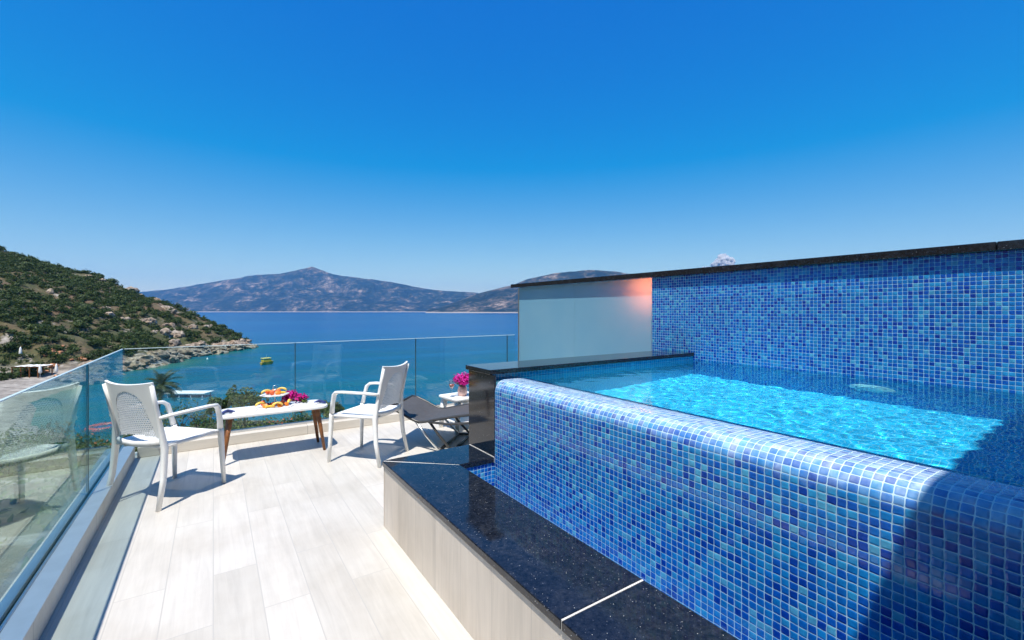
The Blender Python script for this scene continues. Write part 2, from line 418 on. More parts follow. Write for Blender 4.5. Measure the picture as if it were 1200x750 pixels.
# frosted screen
m, t, b = mat('frosted_glass'); t.nodes.remove(b)
n = noise(t, coords(t), 1.2, 3)
c = ramp(t, n.outputs[0], [(.3, (.30, .68, .88)), (.7, (.37, .73, .90))])
df = t.nodes.new('ShaderNodeBsdfDiffuse'); tl = t.nodes.new('ShaderNodeBsdfTranslucent'); L(t, c.outputs[0], df.inputs[0]); L(t, c.outputs[0], tl.inputs[0])
mx = t.nodes.new('ShaderNodeMixShader'); mx.inputs[0].default_value = .5; L(t, df.outputs[0], mx.inputs[1]); L(t, tl.outputs[0], mx.inputs[2])
gl = t.nodes.new('ShaderNodeBsdfGlossy'); gl.inputs['Roughness'].default_value = .22
fr = t.nodes.new('ShaderNodeFresnel'); fr.inputs[0].default_value = 1.6
m2 = t.nodes.new('ShaderNodeMixShader'); L(t, fr.outputs[0], m2.inputs[0]); L(t, mx.outputs[0], m2.inputs[1]); L(t, gl.outputs[0], m2.inputs[2])
L(t, m2.outputs[0], t.nodes.get('Material Output').inputs[0]); M['frosted'] = m

# pool water: one refracting surface
m, t, b = mat('pool_water'); t.nodes.remove(b)
rf = t.nodes.new('ShaderNodeBsdfGlass'); rf.inputs['IOR'].default_value = 1.33; rf.inputs['Roughness'].default_value = 0; rf.inputs[0].default_value = (.58, .97, 1, 1)
L(t, rf.outputs[0], t.nodes.get('Material Output').inputs[0]); M['pool_water'] = m

# sea
m, t, b = mat('sea_water')
g = t.nodes.new('ShaderNodeNewGeometry')
at_shore = t.nodes.new('ShaderNodeAttribute'); at_shore.attribute_name = 'depth'
pn = noise(t, g.outputs['Position'], .02, 4, .6)
pn2 = noise(t, g.outputs['Position'], .0016, 3, .5)
f = mathn(t, 'ADD', at_shore.outputs['Fac'], mathn(t, 'MULTIPLY', mathn(t, 'SUBTRACT', pn.outputs[0], .5), .16))
mps = t.nodes.new('ShaderNodeMapping'); mps.inputs['Rotation'].default_value = (0, 0, R_(33.7)); mps.inputs['Scale'].default_value = (.0025, .03, 1); L(t, g.outputs['Position'], mps.inputs['Vector'])
f = mathn(t, 'ADD', f, mathn(t, 'MULTIPLY', mathn(t, 'SUBTRACT', noise(t, mps.outputs[0], 1.0, 4, .6).outputs[0], .5), .30))
f = mathn(t, 'ADD', f, mathn(t, 'MULTIPLY', mathn(t, 'SUBTRACT', pn2.outputs[0], .5), .25))
r = ramp(t, f, [(0, (.03, .13, .10)), (.09, (.002, .115, .135)), (.28, (.0003, .078, .18)), (.55, (.0003, .062, .19)), (1, (.0002, .050, .165))])
mpk = t.nodes.new('ShaderNodeMapping'); mpk.inputs['Rotation'].default_value = (0, 0, R_(33.7)); mpk.inputs['Scale'].default_value = (.0011, .017, 1); L(t, g.outputs['Position'], mpk.inputs['Vector'])
slick = ramp(t, noise(t, mpk.outputs[0], 1.0, 5, .6, .6).outputs[0], [(.54, (0,) * 3), (.66, (.55,) * 3)])
L(t, mixc(t, slick.outputs[0], r.outputs[0], (.004, .115, .25)), b.inputs['Base Color']); b.inputs['Roughness'].default_value = .22; b.inputs['IOR'].default_value = 1.33
b.inputs['Specular IOR Level'].default_value = .07
mp = t.nodes.new('ShaderNodeMapping'); mp.inputs['Scale'].default_value = (1, .35, 1); mp.inputs['Rotation'].default_value = (0, 0, R_(20)); L(t, g.outputs['Position'], mp.inputs['Vector'])
w1 = noise(t, mp.outputs[0], .8, 6, .6); w2 = noise(t, mp.outputs[0], .09, 4, .6)
bump(t, mathn(t, 'ADD', mathn(t, 'MULTIPLY', w1.outputs[0], .5), mathn(t, 'MULTIPLY', w2.outputs[0], 1.6)), b, .8, 1.0)
M['sea'] = m

# coastal ground
m, t, b = mat('coastal_ground')
g = t.nodes.new('ShaderNodeNewGeometry'); P_ = g.outputs['Position']
n1 = noise(t, P_, .06, 6, .6); n2 = noise(t, P_, .5, 6, .7); n3 = noise(t, P_, .16, 5, .65)
soil = ramp(t, n2.outputs[0], [(.3, (.055, .034, .018)), (.5, (.12, .075, .04)), (.7, (.19, .13, .075))])
grass = ramp(t, n2.outputs[0], [(.3, (.025, .036, .008)), (.7, (.085, .085, .026))])
c1 = mixc(t, ramp(t, n1.outputs[0], [(.42, (0,) * 3), (.6, (1,) * 3)]).outputs[0], soil.outputs[0], grass.outputs[0])
rock = ramp(t, n2.outputs[0], [(.3, (.12, .10, .085)), (.5, (.28, .25, .22)), (.72, (.46, .42, .37))])
sx = t.nodes.new('ShaderNodeSeparateXYZ'); L(t, P_, sx.inputs[0])
low = t.nodes.new('ShaderNodeMapRange'); low.inputs['From Min'].default_value = -13.5; low.inputs['From Max'].default_value = -10.5; low.inputs['To Min'].default_value = 1; low.inputs['To Max'].default_value = 0
L(t, mathn(t, 'ADD', sx.outputs[2], mathn(t, 'MULTIPLY', n3.outputs[0], 3)), low.inputs['Value'])
rk = mathn(t, 'MAXIMUM', low.outputs[0], ramp(t, n3.outputs[0], [(.58, (0,) * 3), (.66, (1,) * 3)]).outputs[0])
L(t, mixc(t, rk, c1, rock.outputs[0]), b.inputs['Base Color']); b.inputs['Roughness'].default_value = .95
bump(t, n2.outputs[0], b, .8, .8); M['ground'] = m

m, t, b = mat('coastal_rock'); o = coords(t, 'Object')
n1 = noise(t, o, .8, 7, .7); n2 = noise(t, o, .25, 3)
r = ramp(t, n1.outputs[0], [(.32, (.05, .038, .03)), (.46, (.20, .16, .125)), (.60, (.42, .355, .285)), (.75, (.58, .51, .43))])
r2 = ramp(t, n2.outputs[0], [(.4, (1, 1, 1)), (.7, (1.0, .82, .64))])
L(t, mixc(t, 1, r.outputs[0], r2.outputs[0], 'MULTIPLY'), b.inputs['Base Color']); b.inputs['Roughness'].default_value = .9
bump(t, n1.outputs[0], b, .8, .4); M['rock'] = m

m, t, b = mat('far_mountain_slope')
g = t.nodes.new('ShaderNodeNewGeometry'); P_ = g.outputs['Position']
n1 = noise(t, P_, .0042, 9, .72); n2 = noise(t, P_, .016, 6, .72)
r = ramp(t, mathn(t, 'ADD', mathn(t, 'MULTIPLY', n1.outputs[0], .62), mathn(t, 'MULTIPLY', n2.outputs[0], .38)), [(.42, (.004, .010, .010)), (.50, (.016, .026, .018)), (.56, (.11, .085, .06)), (.62, (.36, .27, .21))])
sx = t.nodes.new('ShaderNodeSeparateXYZ'); L(t, P_, sx.inputs[0])
low = t.nodes.new('ShaderNodeMapRange'); low.inputs['From Min'].default_value = -14; low.inputs['From Max'].default_value = -6; low.inputs['To Min'].default_value = 1; low.inputs['To Max'].default_value = 0; L(t, sx.outputs[2], low.inputs['Value'])
L(t, mixc(t, low.outputs[0], r.outputs[0], (.42, .36, .30)), b.inputs['Base Color']); b.inputs['Roughness'].default_value = 1
b.inputs['Specular IOR Level'].default_value = .1
bump(t, n2.outputs[0], b, 1, 30); M['mountain'] = m

# ------------------------------------------------------------------ terrain, sea, mountains
SEA = -16.6
def sstep(a, b, x): return np.clip((x - a) / (b - a), 0, 1) ** 2 * (3 - 2 * np.clip((x - a) / (b - a), 0, 1))
SD = [-100, 56, 62, 70, 85, 104, 120, 133, 155, 178, 205, 222, 240, 300]
SLAT = [-30, -54, -62, -76, -92, -101, -109, -114, -118, -123, -125, -126, -160, -260]
PS = [-60, -15, -4, 0, 2, 5, 13, 24, 46, 69, 85.5, 101, 130, 200, 400]
PZ = [-14, -8, -3, -.6, 1.6, 3.4, 8.0, 12.6, 22.2, 30.2, 36.2, 39.6, 48, 62, 80]
ND = [-200, -20, 0, 12, 30, 45, 57, 62, 68, 85, 400]
NZ = [6, -3.2, -4.2, -6, -9.6, -11.6, -12.6, -16.7, -18.5, -24, -34]
rng = np.random.default_rng(7)
def vnoise(x, y, seed):
    """smooth value noise on numpy arrays"""
    r = np.random.default_rng(seed); T = r.random((128, 128))
    xi = np.floor(x).astype(int); yi = np.floor(y).astype(int); fx = x - xi; fy = y - yi
    fx = fx * fx * (3 - 2 * fx); fy = fy * fy * (3 - 2 * fy)
    a = T[xi % 128, yi % 128]; b_ = T[(xi + 1) % 128, yi % 128]; c_ = T[xi % 128, (yi + 1) % 128]; d_ = T[(xi + 1) % 128, (yi + 1) % 128]
    return (a * (1 - fx) + b_ * fx) * (1 - fy) + (c_ * (1 - fx) + d_ * fx) * fy - .5
def fbm(x, y, seed, o=4, g=.5):
    s_ = 0; a = 1
    for i in range(o): s_ = s_ + a * vnoise(x * 2 ** i + 17 * i, y * 2 ** i + 31 * i, seed + i); a *= g
    return s_
def land(d, l):
    wob = 5 * fbm(d / 14, l / 14, 3, 3)
    s_ = np.interp(d, SD, SLAT) + wob * sstep(-60, -100, l) - l
    ph = np.interp(s_, PS, PZ)
    flat = np.where(s_ > 0, np.interp(s_ - 32, PS, PZ) * (s_ > 32) + 1.0 + .03 * np.clip(s_, 0, 32), ph)
    wb = sstep(128, 112, d)
    hh = ph * (1 - wb) + flat * wb
    hh = np.where(hh > 0, hh * (1 - .999 * sstep(222, 290, d)), hh)
    bumpy = 2.2 * fbm(d / 11, l / 11, 11, 4, .55) * np.clip(hh / 5, 0.15, 1)
    hh = hh + bumpy * (1 - wb * (s_ < 32))
    near = np.interp(d + .9 * np.clip(-l - 36, 0, 40) + 3 * fbm(d / 18, l / 18, 21, 3), ND, NZ) - SEA + .5 * fbm(d / 6, l / 6, 31, 3)
    z = np.maximum(hh, near) + SEA
    rr = np.hypot(d, l)
    return np.where(rr < 16, np.minimum(z, -4.2), z)
dd = np.arange(-70, 336, 2.0); ll = np.arange(-440, 260, 2.0)
D, Lt = np.meshgrid(dd, ll, indexing='ij')
Z = land(D, Lt)
V = np.stack([FWD.x * D + RGT.x * Lt, FWD.y * D + RGT.y * Lt, Z], -1).reshape(-1, 3)
nd, nl = D.shape
I = np.arange(nd * nl).reshape(nd, nl)
Fq = np.stack([I[:-1, :-1], I[:-1, 1:], I[1:, 1:], I[1:, :-1]], -1).reshape(-1, 4)[:, ::-1]
gnd = struct(np_mesh('ground', V, Fq, M['ground'], smooth=True), 'scrubby rocky headland and garden slope round the cove')

# sea, with how deep it is stored per vertex
ds = np.concatenate([-np.geomspace(8000, 60, 14), np.arange(-40, 340, 6.0), np.geomspace(350, 8000, 22)])
ls = np.concatenate([-np.geomspace(8000, 460, 12), np.arange(-440, 260, 6.0), np.geomspace(280, 8000, 14)])
D2, L2 = np.meshgrid(ds, ls, indexing='ij')
V2 = np.stack([FWD.x * D2 + RGT.x * L2, FWD.y * D2 + RGT.y * L2, np.full_like(D2, SEA)], -1).reshape(-1, 3)
n2d, n2l = D2.shape; I = np.arange(n2d * n2l).reshape(n2d, n2l)
Fq = np.stack([I[:-1, :-1], I[:-1, 1:], I[1:, 1:], I[1:, :-1]], -1).reshape(-1, 4)[:, ::-1]
sea = struct(np_mesh('sea', V2, Fq, M['sea']), 'deep blue bay turning turquoise near the shore')
deep = np.clip((SEA - land(D2, L2)) / 14 * .35, 0, .35)
deep = np.where((np.abs(D2) > 300) | (np.abs(L2) > 250), .35, deep) + .65 * sstep(90, 1100, D2) * 1.0
at_ = sea.data.attributes.new('depth', 'FLOAT', 'POINT'); at_.data.foreach_set('value', deep.ravel().astype(np.float32))

def mountain(name, label, px, ys, d0, d1, d2, x_from, x_to, seed, rough=1.0):
    f = 525.0
    xs = np.linspace(x_from, x_to, 200); tops = np.interp(xs, px, ys)
    ts = np.concatenate([np.linspace(0, 1, 26), np.linspace(1.08, 2, 8)])
    X, T = np.meshgrid(xs, ts, indexing='ij')
    top = np.interp(X, px, ys)
    rat = (X - 600) / f
    dep = np.where(T <= 1, d0 + (d1 - d0) * T, d1 + (d2 - d1) * (T - 1))
    zr = CAM_H + (364 - top) / f * d1 + 4.0
    lat = rat * dep
    lat = rat * d1 + (lat - rat * d1) * .6
    sh = np.where(T <= 1, T ** .85, np.clip(2 - T, 0, 1) ** .8)
    gull = 1 - np.abs(2 * fbm(lat / 420 + 40, dep / 800 + 40, seed, 4, .55))
    env = np.clip(1 - np.abs(T - .55) / .5, 0, 1)
    z = SEA - 6 + (zr - SEA + 6) * sh * (1 - .30 * (1 - gull) * env * rough) + 35 * fbm(lat / 130 + 9, dep / 150 + 9, seed + 5, 3) * env * rough
    ed = np.clip((X - x_from) / 12, 0, 1) * 1.0
    z = np.minimum(z, z)
    Vv = np.stack([FWD.x * dep + RGT.x * lat, FWD.y * dep + RGT.y * lat, z], -1).reshape(-1, 3)
    a, c_ = X.shape; I = np.arange(a * c_).reshape(a, c_)
    Fq = np.stack([I[:-1, :-1], I[:-1, 1:], I[1:, 1:], I[1:, :-1]], -1).reshape(-1, 4)
    return struct(np_mesh(name, Vv, Fq, M['mountain'], smooth=True), label)
mountain('mountains', 'long blue hazy mountain with a pointed summit across the bay',
         [90, 140, 165, 200, 225, 250, 300, 335, 352, 360, 366, 373, 385, 420, 450, 480, 505, 530, 555, 580, 640, 760],
         [350, 345, 342, 338.5, 335, 329.5, 322, 318.5, 316, 314, 312.5, 315.5, 319.5, 325.5, 329, 335, 339.5, 341.5, 343, 347, 352, 358], 5200, 6400, 7400, 60, 800, 50)
mountain('hills', 'nearer brown hill rising behind the black coping',
         [490, 512, 540, 560, 585, 600, 620, 650, 690, 720, 760, 820, 900, 1000],
         [366.5, 362, 352, 344, 338, 334.5, 327, 320.5, 316, 318, 324, 333, 345, 362], 3300, 4100, 4900, 505, 1000, 80)

# haze
hb = MB(); hb.box(-8600, 8600, -8600, 8600, SEA - 8, 545)
m, t, b = mat('haze_air'); t.nodes.remove(b)
pv = t.nodes.new('ShaderNodeVolumePrincipled'); pv.inputs['Color'].default_value = (.20, .52, .92, 1); pv.inputs['Density'].default_value = 7.5e-5
pv.inputs['Anisotropy'].default_value = 0.2
L(t, pv.outputs[0], t.nodes.get('Material Output').inputs['Volume'])
hz = struct(hb.build('haze', m), 'thin blue summer haze over the bay', 'stuff')

# ------------------------------------------------------------------ terrace slab
GX, GY = -0.72, 5.62          # glass lines
fl = MB(); fl.box(-.86, 3.81, -3.2, 5.76, -.32, 0)
struct(fl.build('terrace_floor', M['deck']), 'pale wood look plank tiles of the terrace')
bs = MB(); bs.box(-.60, 8.0, -6.5, 5.50, -6.5, -.325)
struct(bs.build('lower_storey', M['plaster']), 'white rendered storey under the terrace')

# ------------------------------------------------------------------ glass balustrades
def balustrade(name, label, axis, fixed, cuts, z0, z1):
    loc = (fixed, cuts[0], 0) if axis == 'Y' else (cuts[0], fixed, 0)
    g_ = thing(name, label, 'balustrade', loc)
    for a, c_ in zip(cuts[:-1], cuts[1:]):
        p = MB(); e = MB()
        a2, c2 = a + .004, c_ - .004
        if axis == 'Y':
            p.box(fixed - .006, fixed + .006, a2, c2, z0 - .08, z1); e.box(fixed - .0065, fixed + .0065, a2, c2, z1 + .0005, z1 + .006)
        else:
            p.box(a2, c2, fixed - .006, fixed + .006, z0 - .08, z1); e.box(a2, c2, fixed - .0065, fixed + .0065, z1 + .0005, z1 + .006)
        po = p.build('glass_panel', M['pane'], g_, True); e.build('polished_edge', M['edge'], po, False)
        eo = po.children[0]; eo.data.transform(Matrix.Translation(-Vector(loc)))
    for q in cuts[1:-1]:
        sl_ = MB()
        if axis == 'Y': sl_.box(fixed - .007, fixed + .007, q - .0035, q + .0035, z0 + .03, z1)
        else: sl_.box(q - .0035, q + .0035, fixed - .007, fixed + .007, z0 + .03, z1)
        sl_.build('joint_seal', M['seal'], g_, True)
    k = MB()
    if axis == 'Y':
        k.box(fixed + .022, -.615, -3.0, GY - .13, .0, .125, .006); k.build('base_kerb', M['kerb_tile'], g_, True)
        c_ = MB(); c_.box(fixed - .05, fixed - .008, -3.0, GY - .02, -.02, .135, .003); c_.box(fixed + .008, fixed + .021, -3.0, GY - .02, .03, .135, .003)
        c_.build('steel_channel', M['steel'], g_, True)
        cp = MB(); cp.box(fixed + .0215, -.612, -3.0, GY - .132, .1255, .131, .002); cp.build('steel_cap', M['satin_steel'], g_, True)
    else:
        k.box(fixed * 0 - .60, 3.80, fixed - .12, fixed + .12, .0, .10, .006); k.build('base_kerb', M['kerb_tile'], g_, True)
        c_ = MB(); c_.box(-.60, 3.80, fixed - .022, fixed - .008, .1005, .125, .002); c_.box(-.60, 3.80, fixed + .008, fixed + .022, .1005, .125, .002)
        c_.build('steel_channel', M['steel'], g_, True)
    return g_
balustrade('glass_balustrade', 'frameless tinted glass railing along the left edge mirroring the white chair', 'Y', GX, [-1.58, 1.30, 4.18, GY - .01], .125, 1.03)
balustrade('glass_balustrade', 'frameless clear glass railing across the sea end of the terrace behind the table', 'X', GY, [GX + .008, .776, 2.22, 3.66, 3.80], .105, 1.03)

# ------------------------------------------------------------------ pool
PY0, PYE = -0.9, 2.60           # near and far ends of the water
XB = 3.81; WZ = .930; FZ = .012
pool = thing('plunge_pool', 'raised infinity plunge pool clad in blue mosaic with black granite ledges', 'pool', (1.56, PY0, 0))
# overflow wall with rounded crest
prof = [(1.56, .18), (1.56, .855)]
for k in range(1, 9):
    a = math.pi / 2 * k / 8; prof.append((1.56 + .08 * (1 - math.cos(a)), .855 + .08 * math.sin(a)))
prof += [(1.70, .9345), (1.76, .933), (1.80, .928)]
for k in range(1, 7):
    a = math.pi / 2 * k / 6; prof.append((1.80 + .04 * math.sin(a), .928 - .04 * (1 - math.cos(a))))
prof += [(1.84, FZ)]
def sheet_y(mb, prof, y0, y1, flip=False):
    P = []; U = []; s_ = 0; prev = None
    for p in prof:
        if prev: s_ += math.hypot(p[0] - prev[0], p[1] - prev[1])
        prev = p
        P.append([(p[0], y0, p[1]), (p[0], y1, p[1])]); U.append([(y0, s_), (y1, s_)])
    mb.quad_grid(P, U, True, flip)
ow = MB(); sheet_y(ow, prof[:-1] + [(1.84, .80)], PY0, PYE - .05, True)
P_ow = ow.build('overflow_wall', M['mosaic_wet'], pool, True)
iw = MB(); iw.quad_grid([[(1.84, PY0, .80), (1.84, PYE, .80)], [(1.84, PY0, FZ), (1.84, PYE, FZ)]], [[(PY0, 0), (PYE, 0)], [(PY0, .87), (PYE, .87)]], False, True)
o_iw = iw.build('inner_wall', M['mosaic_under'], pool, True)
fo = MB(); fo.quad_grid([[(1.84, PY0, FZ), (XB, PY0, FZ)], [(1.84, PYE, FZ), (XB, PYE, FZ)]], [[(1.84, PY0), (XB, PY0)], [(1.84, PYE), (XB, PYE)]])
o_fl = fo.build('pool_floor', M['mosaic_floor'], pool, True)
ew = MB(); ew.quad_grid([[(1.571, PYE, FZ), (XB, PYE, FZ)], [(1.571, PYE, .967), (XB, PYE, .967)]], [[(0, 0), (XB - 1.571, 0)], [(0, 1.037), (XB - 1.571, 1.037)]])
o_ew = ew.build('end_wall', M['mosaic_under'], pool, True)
nw = MB(); nw.quad_grid([[(1.56, PY0, FZ), (XB, PY0, FZ)], [(1.56, PY0, .967), (XB, PY0, .967)]], [[(0, 0), (XB - 1.56, 0)], [(0, 1.037), (XB - 1.56, 1.037)]], False, True)
o_nw = nw.build('end_wall', M['mosaic'], pool, True)
# gutter
gt = MB(); gt.quad_grid([[(1.30, PY0, .18), (1.56, PY0, .18)], [(1.30, 2.55, .18), (1.56, 2.55, .18)]], [[(0, PY0), (.26, PY0)], [(0, 2.55), (.26, 2.55)]])
gt.quad_grid([[(1.30, PY0, .18), (1.30, 2.55, .18)], [(1.30, PY0, .40), (1.30, 2.55, .40)]], [[(PY0, 0), (2.55, 0)], [(PY0, .22), (2.55, .22)]])
gt.quad_grid([[(1.30, 2.552, .18), (1.571, 2.552, .18)], [(1.30, 2.552, .40), (1.571, 2.552, .40)]], [[(0, 0), (.27, 0)], [(0, .22), (.27, .22)]])
gt.build('overflow_gutter', M['mosaic'], pool, True)
# end block: granite face and capping
eb = MB(); eb.box(1.572, XB - .002, PYE + .003, 2.90, 0, .966); eb.build('end_block', M['plaster'], pool, True)
bf = MB(); bf.box(1.556, 1.571, 2.545, 2.905, .4245, .966, .0015); bf.build('granite_face', M['granite'], pool, True)
bk = MB(); bk.box(1.5715, XB - .004, 2.9005, 2.912, 0, .966); bk.build('granite_back', M['granite'], pool, True)
cc = MB(); cc.box(1.545, XB - .002, 2.585, 2.935, .9675, 1.0, .003); cc.build('granite_capping', M['granite'], pool, True)
# plinth
pc = MB(); pc.box(.936, 1.298, -3.0, 2.878, 0, .388); pc.box(1.2985, 1.5555, 2.56, 2.878, 0, .388); pc.build('plinth_core', M['plaster'], pool, True)
pf = MB(); pf.box(.922, .935, -3.0, 2.87, 0.0005, .388); pf.build('plinth_facing', M['facing'], pool, True)
pe = MB(); pe.box(.922, 1.555, 2.8785, 2.888, 0.0005, .388); pe.build('plinth_facing', M['facing'], pool, True)
def slab(pts, z0=.389, z1=.424):
    s_ = MB(); s_.prism(pts, z0, z1, .005); return s_.build('granite_slab', M['granite'], pool, True)
XO, XI, YO, YI = .912, 1.30, 2.895, 2.545
g_ = .0035
slab([(XO, 1.09 + g_), (XI, 1.09 + g_), (XI, YI - g_ * .4), (XO, YO - g_ * 2.4)])
slab([(XO, -.75), (XI, -.75), (XI, 1.09 - g_), (XO, 1.09 - g_)])
slab([(XO, -3.0), (XI, -3.0), (XI, -.757), (XO, -.757)])
slab([(XO + g_ * 2.4, YO), (XI + g_ * .4, YI), (1.553, YI), (1.553, YO)])
def joint(fn):
    gr = MB(); fn(gr); gr.build('grout_joint', M['grout'], pool, True)
joint(lambda q: q.box(XO + .004, XI - .002, 1.09 - g_, 1.09 + g_, .39, .4225))
joint(lambda q: q.box(XO + .004, XI - .002, -.757, -.75, .39, .4225))
joint(lambda q: q.prism([(XO + .004, YO - .016), (XO + .012, YO - .006), (XI + .0, YI + .006), (XI - .006, YI + .0)], .39, .4222))
joint(lambda q: q.box(1.5525, 1.5565, YI, YO - .004, .39, .4262))
# pool light, set in the back wall under water
pl = thing('underwater_lamp', 'round white pool lamp set under water in the blue mosaic back wall', 'pool lamp', (XB, 1.21, .46))
pb = MB(); pb.lathe([(.0, .02), (.10, .02), (.118, .016), (.135, .0), (.135, -.02)], n=40)
for v in range(len(pb.v)):
    x, y, z = pb.v[v]; pb.v[v] = (-z - .004, y, x)
pb.build('bezel', M['porcelain'], pl).cycles.is_caustics_receiver = True
lb = MB(); lb.lathe([(0, .03), (.06, .028), (.09, .0215)], n=32)
for v in range(len(lb.v)):
    x, y, z = lb.v[v]; lb.v[v] = (-z - .004, y, x)
lb.build('lens', simple('pale_lens', (.62, .72, .70), .2), pl).cycles.is_caustics_receiver = True
# water
nx, ny = 280, 490
xs = np.linspace(1.79, XB - .001, nx); ys = np.linspace(PY0 + .001, PYE - .001, ny)
X, Y = np.meshgrid(xs, ys, indexing='ij')
Zw = np.zeros_like(X); r2 = np.random.default_rng(5)
for i in range(34):
    lam = .05 * (4.2 ** r2.random()); th = r2.normal(.6, 1.3); k = 2 * math.pi / lam; am = .00011 * (lam / .15) ** .9
    Zw += am * np.sin(k * (X * math.cos(th) + Y * math.sin(th)) + r2.random() * 6.28 + 1.1 * vnoise(X * 4, Y * 4, 60 + i))
Zw *= np.clip((X - 1.79) / .12, .1, 1)
V = np.stack([X, Y, WZ + Zw + .0], -1).reshape(-1, 3); I = np.arange(nx * ny).reshape(nx, ny)
Fq = np.stack([I[:-1, :-1], I[1:, :-1], I[1:, 1:], I[:-1, 1:]], -1).reshape(-1, 4)
pw = struct(np_mesh('pool_water', V, Fq, M['pool_water'], smooth=True), 'rippled clear turquoise water in the plunge pool')
pw.cycles.is_caustics_caster = True
for o in (o_iw, o_fl, o_ew, o_nw): o.cycles.is_caustics_receiver = True

# ------------------------------------------------------------------ back wall, frosted screen
bw = thing('boundary_wall', 'tall blue mosaic wall behind the pool under a black coping', 'wall', (XB, PY0, 0))
c_ = MB(); c_.box(XB + .004, 4.0, -3.2, 3.08, 0, 1.745); c_.build('wall_core', M['plaster'], bw, True)
mo = MB(); mo.quad_grid([[(XB, -3.2, FZ), (XB, 3.08, FZ)], [(XB, -3.2, 1.745), (XB, 3.08, 1.745)]], [[(0, 0), (6.28, 0)], [(0, 1.815), (6.28, 1.815)]], False, True)
o_bm = mo.build('mosaic_cladding', M['mosaic'], bw, True); o_bm.cycles.is_caustics_receiver = True
mo = MB(); mo.quad_grid([[(XB, 3.081, .0), (4.0, 3.081, .0)], [(XB, 3.081, 1.745), (4.0, 3.081, 1.745)]], [[(0, 0), (.19, 0)], [(0, 1.745), (.19, 1.745)]], False, True)
mo.build('mosaic_cladding', M['mosaic'], bw, True)
for a, b_ in ((-3.2, .6), (.604, 3.05), (3.054, 5.70)):
    c_ = MB(); c_.box(XB - .036, 4.03, a, b_, 1.746, 1.80, .004); c_.build('coping', M['granite'], bw, True)
ps = thing('privacy_screen', 'pale frosted glass screen between the mosaic wall and the sea railing', 'glass screen', (XB + .05, 3.08, 0))
for a, b_ in ((3.09, 4.303), (4.306, 5.55)):
    c_ = MB(); c_.box(XB + .020, XB + .030, a, b_, .02, 1.744); c_.build('frosted_panel', M['frosted'], ps, True)
for q in ((XB + .02, XB + .08, 5.551, 5.58),):
    c_ = MB(); c_.box(*q, 0, 1.74); c_.build('steel_post', M['steel'], ps, True)
# warm lamp on the neighbour's side of the screen
wl = thing('wall_lamp', 'warm lit lamp glowing through the frosted glass by the mosaic wall', 'lamp', (4.02, 3.17, 1.64))
c_ = MB(); c_.lathe([(.0, -.10), (.05, -.095), (.07, -.05), (.07, .05), (.05, .095), (0, .10)]); lo = c_.build('lamp_globe', None or simple('opal_globe', (.8, .5, .3), .4), wl)
m, t, b = mat('lit_opal_glass'); b.inputs['Base Color'].default_value = (.9, .5, .3, 1); b.inputs['Emission Color'].default_value = (1, .055, .012, 1); b.inputs['Emission Strength'].default_value = 560
n = noise(t, coords(t), 3); lo.data.materials[0] = m
c_ = MB(); c_.tube([(.03, -.0785, .0), (.03, -.075, -.0), (0, -.02, 0)], .012); c_.build('lamp_bracket', M['steel'], wl)

# ------------------------------------------------------------------ house behind the viewpoint, enlarged out of view to block sky light
vh = thing('villa', 'white villa front behind the terrace with a flat overhanging roof', 'house', (1.5, -3.2, 0))
ROOFZ = 3.2; ROOFY = .39 - .30 * (ROOFZ + .28 - .93)
c_ = MB(); c_.box(-7, 7, -6.5, -3.6, -.3, 3.178); c_.build('wall', M['plaster'], vh, True)
c_ = MB(); c_.box(1.62, 4.4, -1.35, PY0 - .01, -.3, 3.178); c_.build('wall', M['stone_dark'], vh, True)
c_ = MB(); c_.box(-7.2, 9.4, -6.6, ROOFY, ROOFZ, ROOFZ + .28, .01); c_.build('roof', M['plaster'], vh, True)
c_ = MB(); c_.box(-7, 9, -8.0, -1.6, ROOFZ + .281, 6.5); c_.build('sky_blocker_storey', M['stone_dark'], vh, True)  # unseen storey added to block sky light and deepen the pool's shade
c_ = MB(); c_.box(-7.18, 9.38, -6.55, ROOFY - .02, ROOFZ - .02, ROOFZ - .0005); c_.build('soffit', M['oak'], vh, True)
for x0 in (-.6, 1.0):
    d_ = MB(); d_.box(x0, x0 + 1.5, -3.598, -3.55, .02, 2.35, .004); do = d_.build('sliding_door', M['dark_frame'], vh, True)
    p_ = MB(); p_.box(x0 + .07, x0 + 1.43, -3.549, -3.54, .09, 2.28); po = p_.build('pane', M['window'], do)
    po.data.transform(Matrix.Translation(-Vector(vh.location)))

# ------------------------------------------------------------------ chairs
def rr_outline(x0, x1, y0, y1, r, n=6):
    o = []
    for cx, cy, a0 in ((x1 - r, y1 - r, 0), (x0 + r, y1 - r, 90), (x0 + r, y0 + r, 180), (x1 - r, y0 + r, 270)):
        for k in range(n + 1):
            a = R_(a0 + 90 * k / n); o.append((cx + r * math.cos(a), cy + r * math.sin(a)))
    return o
def holed(fn, nu, nv, inside, hole, th):
    """sheet of cells over a surface fn(u, v), cells dropped where a hole falls, thickened"""
    bm = bmesh.new(); vs = {}
    def gv(i, j):
        if (i, j) not in vs: vs[(i, j)] = bm.verts.new(fn(i / nu, j / nv))
        return vs[(i, j)]
    for i in range(nu):
        for j in range(nv):
            if inside((i + .5) / nu, (j + .5) / nv) and not hole(i, j, (i + .5) / nu, (j + .5) / nv):
                bm.faces.new((gv(i, j), gv(i + 1, j), gv(i + 1, j + 1), gv(i, j + 1)))
    bmesh.ops.recalc_face_normals(bm, faces=bm.faces[:])
    bmesh.ops.solidify(bm, geom=bm.faces[:], thickness=th)
    return bm
